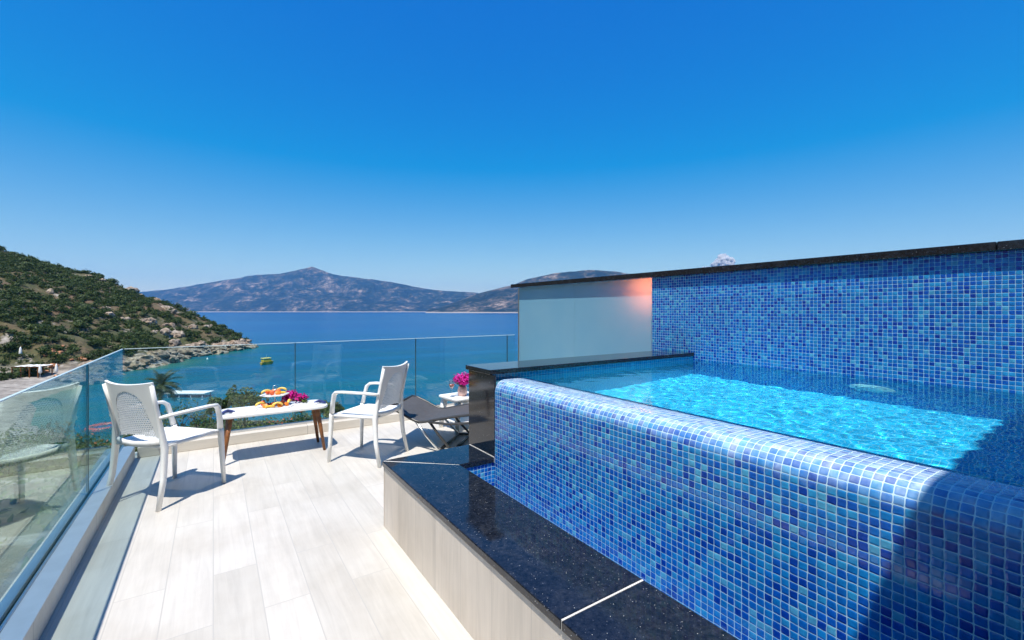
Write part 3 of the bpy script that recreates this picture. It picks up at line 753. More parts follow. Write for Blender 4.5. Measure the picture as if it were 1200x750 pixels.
def make_chair(label):
    ch = thing('armchair', label, 'chair', group='white resin armchairs')
    W = M['white_plastic']
    # seat
    def sf(u, v):
        x = (u - .5) * .47; y = (v - .5) * .46 + .01
        dip = -.018 * (1 - (2 * u - 1) ** 2) * (1 - (2 * v - 1) ** 4) - .02 * max(0, v - .85) / .15 * 1.0
        return (x, y, .448 + dip)
    s_ = MB(); s_.add_bm(holed(sf, 63, 61, lambda u, v: True,
        lambda i, j, u, v: i % 2 == 1 and j % 2 == 1 and .10 < u < .90 and .10 < v < .90, .010))
    so_ = s_.build('seat', W, ch)
    r_ = MB(); r_.tube([(-.225, -.215, .432), (-.232, 0, .432), (-.225, .228, .425), (0, .242, .420), (.225, .228, .425), (.232, 0, .432), (.225, -.215, .432), (0, -.225, .430), (-.225, -.215, .432)], (.014), 8)
    r_.build('seat_rim', W, so_)
    # back: curved, leaning shell with an arched lattice
    def bf_(u, v):
        x = (u - .5) * (.40 + .035 * v)
        y = -.212 - .085 * v ** 1.15 - .035 * (1 - (2 * u - 1) ** 2)
        z = .475 + .405 * v + .018 * (v > .0) * (2 * u - 1) ** 2 * v
        return (x, y, z)
    def arch(u, v):
        if not .05 < v < .88: return False
        hw = .42 - .12 * (v - .05) / .5 if v < .55 else .30 * math.sqrt(max(0, 1 - ((v - .55) / .33) ** 2))
        return abs(u - .5) < hw
    def keep(u, v): return v > .09 - .07 * (2 * u - 1) ** 2
    b1 = MB(); b1.add_bm(holed(bf_, 58, 60, lambda u, v: keep(u, v) and not arch(u, v), lambda *a: False, .016))
    bo = b1.build('backrest', W, ch)
    b2 = MB(); b2.add_bm(holed(lambda u, v: Vector(bf_(u, v)) + Vector((0, .003, 0)), 96, 58, lambda u, v: arch(u, v) and keep(u, v),
        lambda i, j, u, v: j % 2 == 1 and (i + (j // 2 % 2) * 2) % 4 in (1, 2, 3), .006))
    b2.build('woven_panel', W, bo)
    lr = MB(); lr.tube([(-.20, -.222, .463), (-.1, -.248, .455), (0, -.258, .452), (.1, -.248, .455), (.20, -.222, .463)], [(.016, .012)] * 5, 8, pw=3.0); lr.build('lumbar_rail', W, bo)
    for s in (-1, 1):
        f = MB(); f.tube([(s * .250, .255, 0), (s * .243, .247, .2), (s * .236, .238, .42), (s * .236, .235, .45)], [(.013, .013), (.016, .016), (.020, .019), (.019, .018)], 12, pw=3.5); f.build('leg', W, ch)
        q = MB(); q.tube([(s * .245, -.275, 0), (s * .236, -.232, .2), (s * .226, -.215, .42), (s * .206, -.232, .58), (s * .210, -.268, .74), (s * .216, -.298, .875)],
                         [(.013, .015), (.016, .018), (.019, .021), (.015, .017), (.013, .014), (.010, .012)], 12, pw=3.5); q.build('leg', W, ch)
        a = MB(); a.tube([(s * .214, -.246, .640), (s * .252, -.18, .652), (s * .268, -.04, .657), (s * .268, .10, .657), (s * .262, .165, .651), (s * .254, .195, .625), (s * .248, .215, .55), (s * .238, .232, .455)],
                         [(.012, .020), (.012, .024), (.012, .027), (.012, .027), (.013, .025), (.017, .020), (.017, .018), (.02, .02)], 12, pw=3.5); a.build('armrest', W, ch)
    return ch
c1 = make_chair('white openwork armchair beside the left glass railing, its back to the viewer')
c1.location = (-.285, 4.335, 0); c1.rotation_euler = (0, 0, math.atan2(.68, .73) - math.pi / 2)
c2 = copy_tree(c1); c2['label'] = 'white openwork armchair between the low table and the dark sun lounger'
c2.location = (1.245, 4.35, 0); c2.rotation_euler = (0, 0, math.atan2(.76, -.64) - math.pi / 2)

# ------------------------------------------------------------------ coffee table and what is on it
ct = thing('coffee_table', 'low white table with brown tapered legs set for fruit', 'table', (.50, 4.955, 0))
TZ = .45
t_ = MB(); t_.prism(rr_outline(-.47, .47, -.20, .20, .10), TZ - .028, TZ, .007); t_.build('tabletop', M['white_lacquer'], ct)
for sx_ in (-1, 1):
    for sy_ in (-1, 1):
        l_ = MB(); l_.tube([(sx_ * .37, sy_ * .12, TZ - .03), (sx_ * .43, sy_ * .165, 0)], [.023, .013], 14); l_.build('leg', M['oak'], ct)
def hexagon(r, rx=1.0, rot=0): return [(r * rx * math.cos(R_(60 * k + rot)), r * math.sin(R_(60 * k + rot))) for k in range(6)]
for x, y, rz, lab in ((.245, 4.93, .25, 'white hexagonal plate on the left half of the low table'), (.80, 4.945, -.1, 'white hexagonal plate on the right half of the low table')):
    p_ = MB(); p_.prism(hexagon(.125), 0, .012, .002); p_.prism(hexagon(.10), .0121, .0145, .001)
    o = tag(p_.build('plate', M['porcelain']), lab, 'plate', 'white hexagonal plates'); o.location = (x, y, TZ + .0005); o.rotation_euler = (0, 0, rz)
M['napkin'] = simple('navy_cloth', (.02, .035, .14), .9, var=.5, nscale=40)
for x, y, rz, lab in ((.11, 4.885, .3, 'navy folded napkin by the left plate'), (.905, 4.905, -.4, 'navy folded napkin by the right plate')):
    p_ = MB()
    p_.tube([(-.055, 0, .008), (-.02, .006, .02), (0, 0, .024), (.02, -.006, .02), (.06, 0, .008)], [(.006, .028), (.014, .014), (.017, .010), (.014, .015), (.006, .032)], 10)
    o = tag(p_.build('napkin', M['napkin']), lab, 'napkin', 'navy napkins'); o.location = (x, y, TZ + .001); o.rotation_euler = (0, 0, rz)
# tiered stand
ts_ = thing('tiered_stand', 'two tier white hexagonal fruit stand on the low table', 'fruit stand', (.505, 4.975, TZ + .0005))
p_ = MB(); p_.prism(hexagon(.185, 1.05), 0, .014, .003); p_.build('lower_tier', M['porcelain'], ts_)
p_ = MB(); p_.prism(hexagon(.125, 1.05), .118, .128, .002); p_.build('upper_tier', M['porcelain'], ts_)
p_ = MB(); p_.tube([(0, 0, .014), (0, 0, .1175)], .006, 10); p_.tube([(0, 0, .1285), (0, 0, .175)], .005, 10)
p_.tube([(.018 * math.cos(a), 0, 0.193 + .018 * math.sin(a)) for a in [k * math.pi / 6 - math.pi / 2 for k in range(13)]], .003, 6); p_.build('rod', M['steel'], ts_)
FR = {'orange': simple('orange_peel', (.75, .20, .015), .45, var=.15, nscale=60), 'yellow': simple('banana_yellow', (.75, .47, .035), .5, var=.12, nscale=30),
      'red': simple('red_grape_skin', (.22, .008, .015), .25, var=.4, nscale=40), 'melon': simple('melon_flesh', (.78, .52, .10), .4, var=.1, nscale=30), 'peach': simple('peach_skin', (.75, .12, .03), .6, var=.35, nscale=25)}
def fruit(kind, x, y, z, rz, label):
    f = MB()
    if kind == 'melon wedge':
        f.tube([(.065 * math.cos(a), 0, .012 + .05 * math.sin(a)) for a in [R_(15 + 150 * k / 8) for k in range(9)]], [(.004, .004)] + [(.013, .017)] * 7 + [(.004, .004)], 8); mt = FR['melon']; nm = 'melon_wedge'
    elif kind == 'banana':
        f.tube([(.07 * math.cos(a), .07 * math.sin(a) - .05, .016) for a in [R_(35 + 110 * k / 8) for k in range(9)]], [.005, .011, .014, .015, .015, .015, .014, .010, .004], 8); mt = FR['yellow']; nm = 'banana'
    elif kind == 'orange slice':
        f.lathe([(.0, .006), (.03, .006), (.034, .003), (.034, -.003), (.03, -.006), (0, -.006)], (0, 0, .0), 18); mt = FR['orange']; nm = 'orange_slice'
        for i, v in enumerate(f.v): f.v[i] = (v[0], v[2] + v[1] * .45, .024 + v[1] * .75)
    elif kind == 'grapes':
        rg = random.Random(hash(label) % 999 if False else int(x * 1000)); mt = FR['red']; nm = 'grape_bunch'
        for k in range(26):
            f.ico((rg.gauss(0, .028), rg.gauss(0, .018), .010 + .018 * rg.random()), .011, 1)
    else:
        f.ico((0, 0, .030), .032, 3, sc=(1, 1, .95)); f.tube([(0, 0, .058), (.004, 0, .07)], .002, 6); mt = FR['peach']; nm = 'peach'
    o = tag(f.build(nm, mt), label, kind, 'fruit on the tiered stand'); o.location = (x, y, z); o.rotation_euler = (0, 0, rz); o.data.transform(Matrix.Scale(.74, 4)); return o
z1_ = TZ + .0155; z2_ = TZ + .1295; sx0, sy0 = .505, 4.975
fruit('melon wedge', sx0 - .13, sy0 - .035, z1_, .5, 'yellow melon wedge at the left corner of the lower tier')
fruit('banana', sx0 - .055, sy0 - .105, z1_, .2, 'yellow banana at the front of the lower tier')
fruit('grapes', sx0 - .045, sy0 + .02, z1_, 0, 'dark red grapes beside the rod on the lower tier')
fruit('grapes', sx0 + .045, sy0 - .035, z1_, 0, 'dark red grapes at the centre right of the lower tier')
fruit('orange slice', sx0 + .03, sy0 - .115, z1_, .3, 'upright orange slice on the front edge of the lower tier')
fruit('orange slice', sx0 + .095, sy0 - .085, z1_, .8, 'upright orange slice near the right corner of the lower tier')
fruit('melon wedge', sx0 + .125, sy0 - .03, z1_, 1.2, 'yellow melon wedge at the right corner of the lower tier')
fruit('melon wedge', sx0 - .075, sy0 - .03, z2_, .2, 'yellow melon wedge on the left of the upper tier')
fruit('peach', sx0 - .03, sy0 - .055, z2_, 0, 'red orange peach at the front of the upper tier')
fruit('orange slice', sx0 - .005, sy0 + .05, z2_, -.2, 'upright orange slice behind the peach on the upper tier')
fruit('banana', sx0 + .055, sy0 - .045, z2_, .3, 'yellow banana on the right of the upper tier')
fruit('melon wedge', sx0 + .065, sy0 + .035, z2_, -.4, 'yellow melon wedge at the back of the upper tier')

for fx, fy, fk, fl_ in ((-.10, .06, 'peach', 'red orange peach at the back left of the lower tier'), (-.02, -.06, 'peach', 'red orange peach in the middle of the lower tier'),
                        (.065, -.02, 'peach', 'red orange peach right of the rod on the lower tier'), (-.09, -.075, 'orange slice', 'upright orange slice near the left corner of the lower tier'),
                        (.01, -.125, 'melon wedge', 'yellow melon wedge at the front rim of the lower tier')):
    fruit(fk, sx0 + fx, sy0 + fy, z1_, fx * 5, fl_)
for fx, fy, fk, fl_ in ((.02, -.06, 'orange slice', 'upright orange slice at the front of the upper tier'), (-.06, .02, 'peach', 'red orange peach on the left back of the upper tier'), (.03, -.015, 'peach', 'red orange peach beside the rod on the upper tier')):
    fruit(fk, sx0 + fx, sy0 + fy, z2_, fx * 5, fl_)

def leafcloud(n, rad, leaf, seed, clumps=9, flat=.0, spread=.42):
    r = np.random.default_rng(seed)
    u = r.normal(size=(clumps, 3)); u /= np.linalg.norm(u, axis=1)[:, None]
    cen = u * (.35 + .4 * r.random((clumps, 1)))
    cen[:, 2] = np.abs(cen[:, 2]) * 1.1 - .25
    pick = r.integers(0, clumps, n)
    q = r.normal(size=(n, 3)); q /= np.linalg.norm(q, axis=1)[:, None]
    P = cen[pick] + q * spread * (.45 + .55 * r.random((n, 1)) ** .5)
    P = P * np.array(rad)
    nrm = q + r.normal(size=(n, 3)) * .55 + np.array([0, 0, .35]); nrm /= np.linalg.norm(nrm, axis=1)[:, None]
    a = np.cross(nrm, r.normal(size=(n, 3))); a /= np.linalg.norm(a, axis=1)[:, None]; b_ = np.cross(nrm, a)
    sz = leaf * (.6 + .8 * r.random((n, 1)))
    V = np.stack([P - a * sz * .9, P - b_ * sz * .45 + nrm * sz * .12, P + a * sz * .9, P + b_ * sz * .45 + nrm * sz * .12], 1).reshape(-1, 3)
    return V, np.arange(n * 4).reshape(n, 4)
def leafmesh(name, n, rad, leaf, seed, mt, parent=None, off=(0, 0, 0), **k):
    V, F_ = leafcloud(n, rad, leaf, seed, **k); return np_mesh(name, V + np.array(off), F_, mt, parent)
# bouquet on the stand's right
bq = thing('bougainvillea_sprig', 'magenta bougainvillea sprig lying against the fruit stand', 'flowers', (.665, 5.02, TZ + .015))
leafmesh('blossom', 620, (.135, .095, .085), .015, 3, M['magenta'], bq, (.01, 0, .06), clumps=11)
leafmesh('leaf_cluster', 70, (.12, .07, .035), .018, 4, M['garden'], bq, (.075, -.03, .02), clumps=5)
st_ = MB(); st_.tube([(-.06, 0, .02), (.03, -.01, .03), (.14, -.03, .012)], .003, 6); st_.build('stem', M['stem'], bq)

# ------------------------------------------------------------------ sun lounger
lg = thing('sun_lounger', 'charcoal mesh sun lounger on slanted tube legs beside the right chair', 'sun lounger', (1.72, 4.24, 0), math.atan2(-.714, .70))
LP = [(-.36, .415), (-.30, .405), (-.20, .365), (-.10, .315), (-.04, .292), (0, .285), (.06, .292), (.16, .315), (.35, .355), (.6, .395), (.85, .425), (1.1, .445), (1.3, .455)]
f = MB(); up_ = []; dn_ = []
for x, z in LP: up_.append([(x, y, z + .004 - .012 * math.sin(math.pi * k / 6)) for k, y in enumerate([.02 + .58 * k / 6 for k in range(7)])])
f.quad_grid(up_, None, True); f.quad_grid([[(p[0], p[1], p[2] - .012) for p in r] for r in up_], None, True, True)
f.build('sling', M['mesh_fabric'], lg)
for y in (.0, .62):
    f = MB(); f.tube([(x, y, z) for x, z in LP], .014, 10); f.build('side_rail', M['lounger_metal'], lg)
for xe, ze in ((-.365, .415), (1.305, .455)):
    f = MB(); f.tube([(xe, 0, ze), (xe, .62, ze)], .014, 10); f.build('end_rail', M['lounger_metal'], lg)
for xa, xb in ((-.04, .20), (.10, .34), (1.10, 1.22)):
    for y in (0, .62):
        za = float(np.interp(xa, [p[0] for p in LP], [p[1] for p in LP]))
        f = MB(); f.tube([(xa, y, za - .006), ((xa + xb) / 2 - .03, y + (.012 if y == 0 else -.012), za * .55), (xb, y, .012)], [.013, .013, .012], 10); f.build('leg', M['lounger_metal'] if xa > 0 else M['steel'], lg)
f = MB()
for xb in (.20, .34, 1.22): f.tube([(xb, 0, .014), (xb, .62, .014)], .012, 10)
f.tube([(.20, .62, .014), (1.22, .62, .014)], .012, 10); f.tube([(.34, .0, .02), (1.22, .0, .02)], .009, 8)
f.build('floor_bar', M['lounger_metal'], lg)
f = MB(); f.tube([(.10, -.02, .295), (.30, -.025, .285), (.55, -.025, .31), (.85, -.02, .36), (1.1, -.015, .42)], .012, 10); f.build('support_arm', M['lounger_metal'], lg)

# ------------------------------------------------------------------ side table, wine, flowers
st = thing('side_table', 'small white plastic side table behind the sun lounger', 'side table', (2.47, 4.79, 0), .1)
f = MB(); f.prism(rr_outline(-.21, .21, -.21, .21, .05), .365, .388, .005); f.build('tabletop', M['white_plastic'], st)
f = MB(); f.prism(rr_outline(-.165, .165, -.165, .165, .03), .335, .3645); f.build('apron', M['white_plastic'], st)
for sx_ in (-1, 1):
    for sy_ in (-1, 1):
        l_ = MB(); l_.tube([(sx_ * .15, sy_ * .15, .335), (sx_ * .165, sy_ * .165, .17), (sx_ * .18, sy_ * .18, 0)], [(.035, .035), (.028, .028), (.022, .022)], 12, pw=4); l_.build('leg', M['white_plastic'], st)
f = MB(); f.box(-.15, .15, -.15, .15, .09, .105, .004); f.build('shelf', M['white_plastic'], st)
wg = thing('wine_glass', 'stemmed glass of rose wine on the white side table', 'wine glass', (2.325, 4.76, .3885))
f = MB(); f.lathe([(.0, .001), (.034, .001), (.034, .004), (.006, .009), (.0045, .02), (.0045, .085), (.012, .098), (.028, .12), (.034, .15), (.031, .185), (.028, .2), (.0265, .2), (.0295, .185), (.0325, .15), (.0265, .122), (.010, .101), (0, .099)], n=24); f.build('glass', M['clear'], wg)
f = MB(); f.lathe([(0, .0995), (.0095, .1015), (.026, .1225), (.0315, .148), (0, .149)], n=24); f.build('wine', simple('rose_wine', (.62, .13, .09), .1), wg)
vs = thing('flower_vase', 'pale pink vase of magenta bougainvillea on the white side table', 'vase', (2.465, 4.76, .3885))
f = MB(); f.lathe([(0, 0), (.045, 0), (.055, .02), (.058, .06), (.05, .10), (.044, .115), (.040, .115), (.046, .098), (.053, .06), (.05, .022), (0, .012)], n=28); f.build('vase_body', simple('pink_glazed_clay', (.72, .46, .40), .3, var=.12, nscale=14), vs)
leafmesh('blossom', 620, (.125, .125, .105), .017, 8, M['magenta'], vs, (0, 0, .195), clumps=12)
leafmesh('leaf_cluster', 60, (.10, .10, .05), .02, 9, M['garden'], vs, (0, 0, .135), clumps=6)
f = MB()
for k in range(5): f.tube([(0, 0, .02), (.02 * math.cos(k * 1.3), .02 * math.sin(k * 1.3), .12), (.05 * math.cos(k * 1.3), .05 * math.sin(k * 1.3), .19)], .003, 6)
f.build('stem', M['stem'], vs)

# ------------------------------------------------------------------ headland scrub and rocks
protos = []
for k in range(7):
    rad = (1.0, .9 + .2 * (k % 2), .62 + .1 * (k % 3))
    o = leafmesh('shrub', 190, rad, .17, 100 + k, M['scrub'], None, (0, 0, .38), clumps=9, spread=.45)
    protos.append(o)
rg = np.random.default_rng(12)
spots = []
tries = 0
while len(spots) < 2900 and tries < 120000:
    tries += 1
    d = rg.uniform(90, 262); l = rg.uniform(-330, -108)
    z = float(land(np.array(d), np.array(l)))
    if z < SEA + (3.2 if d > 128 else 1.5) or (d < 121 and -120 < l < -98): continue
    if abs(l / d) > 1.45: continue
    den = float(fbm(np.array(d / 16), np.array(l / 16), 77, 3))
    if den < -.27 and rg.random() < .8: continue
    r = rg.uniform(1.1, 2.1) * (1.4 if rg.random() < .3 else 1)
    if any((d - a) ** 2 + (l - c) ** 2 < (.50 * (r + e)) ** 2 for a, c, _, e in spots[-400:]): continue
    spots.append((d, l, z, r))
spots.sort(key=lambda s: -s[3] / s[0])
IND = 280
SV = []; SF = []; base = 0
for i, (d, l, z, r) in enumerate(spots):
    pr = protos[i % 7]; p = at(d, l, z - .25); rz = rg.uniform(0, 6.28); zs = rg.uniform(.8, 1.25)
    if i < IND:
        o = pr if i < 7 else pr.copy()
        if i >= 7: COL.objects.link(o)
        o.location = p; o.rotation_euler = (0, 0, rz); o.scale = (r, r, r * zs)
        tag(o, 'dark green rounded shrub growing on the rocky headland', 'shrub', 'shrubs on the headland')
    else:
        me = pr.data; co = np.empty(len(me.vertices) * 3, np.float32); me.vertices.foreach_get('co', co); co = co.reshape(-1, 3)
        c_, s_ = math.cos(rz), math.sin(rz)
        q = np.stack([(co[:, 0] * c_ - co[:, 1] * s_) * r + p.x, (co[:, 0] * s_ + co[:, 1] * c_) * r + p.y, co[:, 2] * r * zs + p.z], -1)
        SV.append(q); SF.append(np.arange(len(q)).reshape(-1, 4) + base); base += len(q)
o = np_mesh('scrub', np.concatenate(SV), np.concatenate(SF), M['scrub']); struct(o, 'dense low scrub covering the far side of the headland', 'stuff')

def rockmesh(mb, c, r, seed, sc):
    bm = bmesh.new(); bmesh.ops.create_icosphere(bm, subdivisions=2, radius=1)
    for v in bm.verts:
        k = 1 + .55 * mnoise.noise(v.co * 1.3 + Vector((seed, seed * 2.3, 1))) + .25 * mnoise.noise(v.co * 3.1 + Vector((seed, 0, 5)))
        v.co = Vector((c[0] + v.co.x * r * k * sc[0], c[1] + v.co.y * r * k * sc[1], c[2] + v.co.z * r * k * sc[2]))
    mb.add_bm(bm)
rk = MB(); rr_ = random.Random(4)
dgrid = np.arange(106, 226, .9)
for d in dgrid:                                             # rocks along the waterline
    lsh = float(np.interp(d, SD, SLAT))
    lv = np.arange(lsh - 14, lsh + 10, .5); zz = land(np.full_like(lv, d), lv)
    idx = np.where(zz > SEA + .1)[0]
    if len(idx) == 0: continue
    l0 = lv[idx[-1]]
    for q in range(2):
        r = .45 + 1.9 * rr_.random() ** 2.2; l = l0 - rr_.uniform(-1.0, 4.5)
        p = at(d + rr_.uniform(-.6, .6), l, max(SEA, float(land(np.array(d), np.array(l)))) + .1)
        rockmesh(rk, p, r, rr_.random() * 50, (1.3, 1.1, .62))
struct(rk.build('shore_rocks', M['rock']), 'pale broken rocks along the foot of the headland', 'stuff')
rk = MB(); n_ = 0
while n_ < 75:                                             # outcrops on the slope
    d = rr_.uniform(112, 235); l = rr_.uniform(-300, -112); z = float(land(np.array(d), np.array(l)))
    if z < SEA + 3 or float(fbm(np.array(d / 16), np.array(l / 16), 77, 3)) > -.24: continue
    n_ += 1; r = rr_.uniform(.7, 2.4)
    for q in range(3): rockmesh(rk, at(d + rr_.uniform(-2, 2), l + rr_.uniform(-2, 2), z + .15), r * rr_.uniform(.5, 1), rr_.random() * 50, (1.1, 1.1, .9))
struct(rk.build('rock_outcrops', M['rock']), 'grey and ochre rock outcrops between the scrub', 'stuff')

# ------------------------------------------------------------------ garden below the terrace
def gz(d, l): return float(land(np.array(float(d)), np.array(float(l))))
def px2(x, d): return (x - 600) / 525 * d
def tree(label, d, l, top, rad, mt, seed, n=900, leaf=.22):
    z = gz(d, l); h = top - z; t_ = thing('tree', label, 'tree', at(d, l, z), 0, 'trees in the garden below the terrace')
    f = MB(); f.tube([(0, 0, -.3), (.1, .05, h * .3), (.0, .15, h * .55), (.15, .1, h * .8)], [.16, .13, .09, .04], 8)
    rt = random.Random(seed)
    for k in range(5):
        a = k * 1.3 + rt.random(); f.tube([(.05, .1, h * (.35 + .07 * k)), (rad * .35 * math.cos(a), rad * .35 * math.sin(a), h * (.5 + .07 * k)), (rad * .7 * math.cos(a), rad * .7 * math.sin(a), h * (.6 + .07 * k))], [.06, .045, .02], 6)
    f.build('trunk', M['bark'], t_)
    leafmesh('crown', n, (rad, rad, h * .40), leaf, seed, mt, t_, (0, 0, h * .64), clumps=14, spread=.38)
    return t_
def palm(label, d, l, top, fr, seed):
    z = gz(d, l); h = top - z; t_ = thing('palm_tree', label, 'palm tree', at(d, l, z), 0, 'palms in the garden below the terrace')
    f = MB(); pts = [(.02 * h * math.sin(k), .015 * h * math.cos(k * .7), h * k / 8 - .2 * (k == 0)) for k in range(9)]
    f.tube(pts, [.24 - .09 * k / 8 + (.02 if k % 2 else 0) for k in range(9)], 10); f.build('trunk', M['bark'], t_)
    tip = Vector(pts[-1]); rp = random.Random(seed); f = MB()
    for k in range(44):
        az = k * 2.4; el = R_(75 - 105 * (k / 44) + rp.uniform(-8, 8)); ln = fr * rp.uniform(.85, 1.1)
        p = tip.copy(); dr = Vector((math.cos(az) * math.cos(el), math.sin(az) * math.cos(el), math.sin(el))); prev = p.copy()
        for s_ in range(14):
            prev = p.copy(); p = p + dr * ln / 14; dr = (dr + Vector((0, 0, -.11))).normalized()
            side = dr.cross(Vector((0, 0, 1))); side = side.normalized() if side.length > .01 else Vector((1, 0, 0))
            lw = ln * .26 * math.sin(math.pi * (s_ + 1.2) / 15.5)
            for sg in (-1, 1):
                b0 = prev; b1 = p * .9 + prev * .1; tp = p + side * sg * lw + dr * lw * .6 + Vector((0, 0, -.3 * lw))
                f.poly([b0, b1, tp])
    f.build('fronds', M['palm'], t_); return t_
def bush(label, d, l, rad, h, mt, seed, n=420, leaf=.16, flowers=None):
    z = gz(d, l); t_ = thing('bush', label, 'bush', at(d, l, z), 0, 'bushes in the garden below the terrace')
    leafmesh('leaves', n, (rad, rad, h * .6), leaf, seed, mt, t_, (0, 0, h * .42), clumps=9, spread=.45)
    f = MB()
    for k in range(5): f.tube([(0, 0, -.2), (rad * .3 * math.cos(k * 1.26), rad * .3 * math.sin(k * 1.26), h * .35), (rad * .55 * math.cos(k * 1.26), rad * .55 * math.sin(k * 1.26), h * .7)], [.05, .035, .015], 6)
    f.build('stems', M['bark'], t_)
    if flowers: leafmesh('flowers', 50, (rad * .95, rad * .95, h * .55), .13, seed + 1, flowers, t_, (0, 0, h * .48), clumps=9, spread=.5)
    return t_
palm('short palm with a full dark crown left of the bathing platform', 58, px2(187, 58), -8.3, 2.6, 1)
tree('slender young tree standing above the bushes behind the low table', 55, px2(272, 55), -7.4, .75, M['garden'], 31, 350, .2)
tree('yellow green bushy tree behind the left half of the low table', 52, px2(286, 52), -7.3, 2.5, M['olive'], 21)
tree('dark green tree just left of the yellow green tree', 50, px2(254, 50), -8.0, 1.3, M['garden'], 22)
tree('small round tree right of the low table by the white chair', 50, px2(388, 50), -8.2, 1.5, M['olive'], 23)
bl = ['low green bush under the left end of the glass railing', 'olive green bush seen through the left railing panel', 'rounded bush below the bathing platform', 'dense green bush under the short palm',
      'light green bush below the white table', 'bush with red flowers below the white table', 'feathery bush right of the red flowers', 'low bush between table and right chair', 'dark low bush in front of the sea end kerb',
      'spreading bush left of the dark tree', 'yellowish bush in the corner of the railing', 'flat topped bush near the left shore', 'bushy green mound nearest the left railing', 'tall shrub mound behind the left chair',
      'grey green bush by the shore path', 'small dark bush beside the shore path', 'wide green bush seen through the left glass', 'fresh green bush behind the chair arm']
bd = [(46, 60), (40, 20), (52, 212), (54, 188), (42, 300), (42, 335), (44, 352), (46, 372), (48, 400), (47, 236), (44, 165), (56, 110), (34, 60), (38, 110), (56, 150), (57, 232), (30, 10), (45, 265)]
for k, ((d, x), lab) in enumerate(zip(bd, bl)):
    bush(lab, d, px2(x, d), 2.0 + .5 * (k % 3), 2.6 + .6 * (k % 4), [M['garden'], M['olive'], M['garden']][k % 3], 300 + k * 3, flowers=FR['peach'] if k == 5 else None)
rg2 = random.Random(9); k = 0
gb = leafmesh('ground_cover', 9000, (1, 1, 1), .1, 77, M['garden'], None, clumps=3)
V = np.empty((9000 * 4, 3)); r3 = np.random.default_rng(77)
dq = np.concatenate([r3.uniform(22, 60, 5000), r3.uniform(-14, 40, 4000)]); lq = np.concatenate([r3.uniform(-66, 6, 5000), r3.uniform(-50, -6, 4000)]); zq = land(dq, lq) + .1
ct_ = np.stack([FWD.x * dq + RGT.x * lq, FWD.y * dq + RGT.y * lq, zq], -1)
Vl, Fl = leafcloud(9000, (.3, .3, .3), .30, 78, clumps=3)
Vl = Vl.reshape(9000, 4, 3) + ct_[:, None, :]
bpy.data.objects.remove(gb); gc = np_mesh('ground_cover', Vl.reshape(-1, 3), Fl, M['olive']); struct(gc, 'low grass and ground cover on the garden slope', 'stuff')

# ------------------------------------------------------------------ shore: platform, ring, boat, buoy, pergola, parasols
d0 = 94
pt = thing('bathing_platform', 'white bathing platform on piles with a blue edge in the cove', 'jetty', at(d0, px2(222, d0), SEA), R_(-33.7))
f = MB(); f.box(-4.2, 4.2, -1.6, 1.6, .75, .95, .03); f.build('deck', simple('white_boards', (.72, .72, .70), .7, var=.06, nscale=1), pt)
for x in (-3.6, -1.2, 1.2, 3.6):
    for y in (-1.3, 1.3):
        f = MB(); f.tube([(x, y, -2), (x, y, .75)], .12, 10); f.build('pile', M['steel'], pt)
f = MB(); f.tube([(-4.2, -1.5, .85), (-5.2, -1.9, .75), (-6.2, -3.0, .6), (-6.5, -4.2, .55)], [(.12, .5), (.12, .55), (.12, .55), (.12, .5)], 10, pw=4); f.build('blue_slipway', simple('sky_blue_paint', (.06, .32, .62), .4), pt)
ring = thing('inflatable_ring', 'orange inflatable ring with a blue centre floating in the cove', 'inflatable', at(68, px2(123, 68), SEA))
f = MB(); f.tube([(1.9 * math.cos(a), 1.9 * math.sin(a), .25) for a in [2 * math.pi * k / 32 for k in range(33)]], .42, 10, cap=False); f.build('tube', simple('orange_vinyl', (.80, .10, .02), .35, var=.05), ring)
f = MB(); f.lathe([(0, .28), (1.0, .26), (1.62, .34)], n=32); f.build('bouncing_bed', simple('blue_vinyl', (.02, .06, .30), .5), ring)
bt = thing('motor_boat', 'small yellow canopied boat anchored alone in the bay', 'boat', at(150, px2(313, 150), SEA), .4)
f = MB(); rows = []
for k, (x, hw, zk) in enumerate([(-2.0, .75, .0), (-1.2, .9, -.15), (0, .95, -.2), (1.0, .8, -.1), (1.7, .4, .15), (2.1, .03, .5)]):
    rows.append([(x, -hw, .75 + .06 * k), (x, -hw * .85, .2 + zk), (x, 0, zk - .1), (x, hw * .85, .2 + zk), (x, hw, .75 + .06 * k)])
f.quad_grid(rows, None, True); f.poly(rows[0]); f.poly([(r[0]) for r in rows] + [(r[4]) for r in rows[::-1]]); f.build('hull', simple('yellow_hull_paint', (.55, .36, .04), .4), bt)
f = MB(); f.box(-1.6, 1.1, -.85, .85, .95, 1.75, .08); f.build('cabin', simple('yellow_paint', (.78, .50, .04), .4), bt)
f = MB(); f.prism(rr_outline(-1.8, 1.1, -.95, .95, .3), 2.05, 2.2, .05); f.build('canopy', simple('yellow_canvas', (.80, .60, .12), .7), bt)
f = MB()
for x in (-1.5, .9):
    for y in (-.75, .75): f.tube([(x, y, 1.3), (x, y, 2.06)], .03, 6)
f.build('canopy_post', M['steel'], bt); f = MB(); f.tube([(-.2, 0, 2.2), (-.2, 0, 3.3)], .025, 6); f.build('mast', M['steel'], bt)
by = MB(); by.lathe([(0, -.3), (.25, -.25), (.32, 0), (.25, .25), (.06, .4), (.04, .7), (0, .72)], n=16)
o = tag(by.build('buoy', M['white_plastic']), 'small white mooring buoy between headland and boat', 'buoy'); o.location = at(166, px2(243, 166), SEA)
d0 = 112
pg = thing('pergola', 'wooden beach pergola with a white canvas roof below the headland', 'pergola', at(d0, px2(38, d0), gz(d0, px2(38, d0))), R_(-30))
for x in (-3, -1, 1, 3):
    for y in (-1.8, 1.8):
        f = MB(); f.box(x - .09, x + .09, y - .09, y + .09, -.4, 2.5); f.build('post', M['oak'], pg)
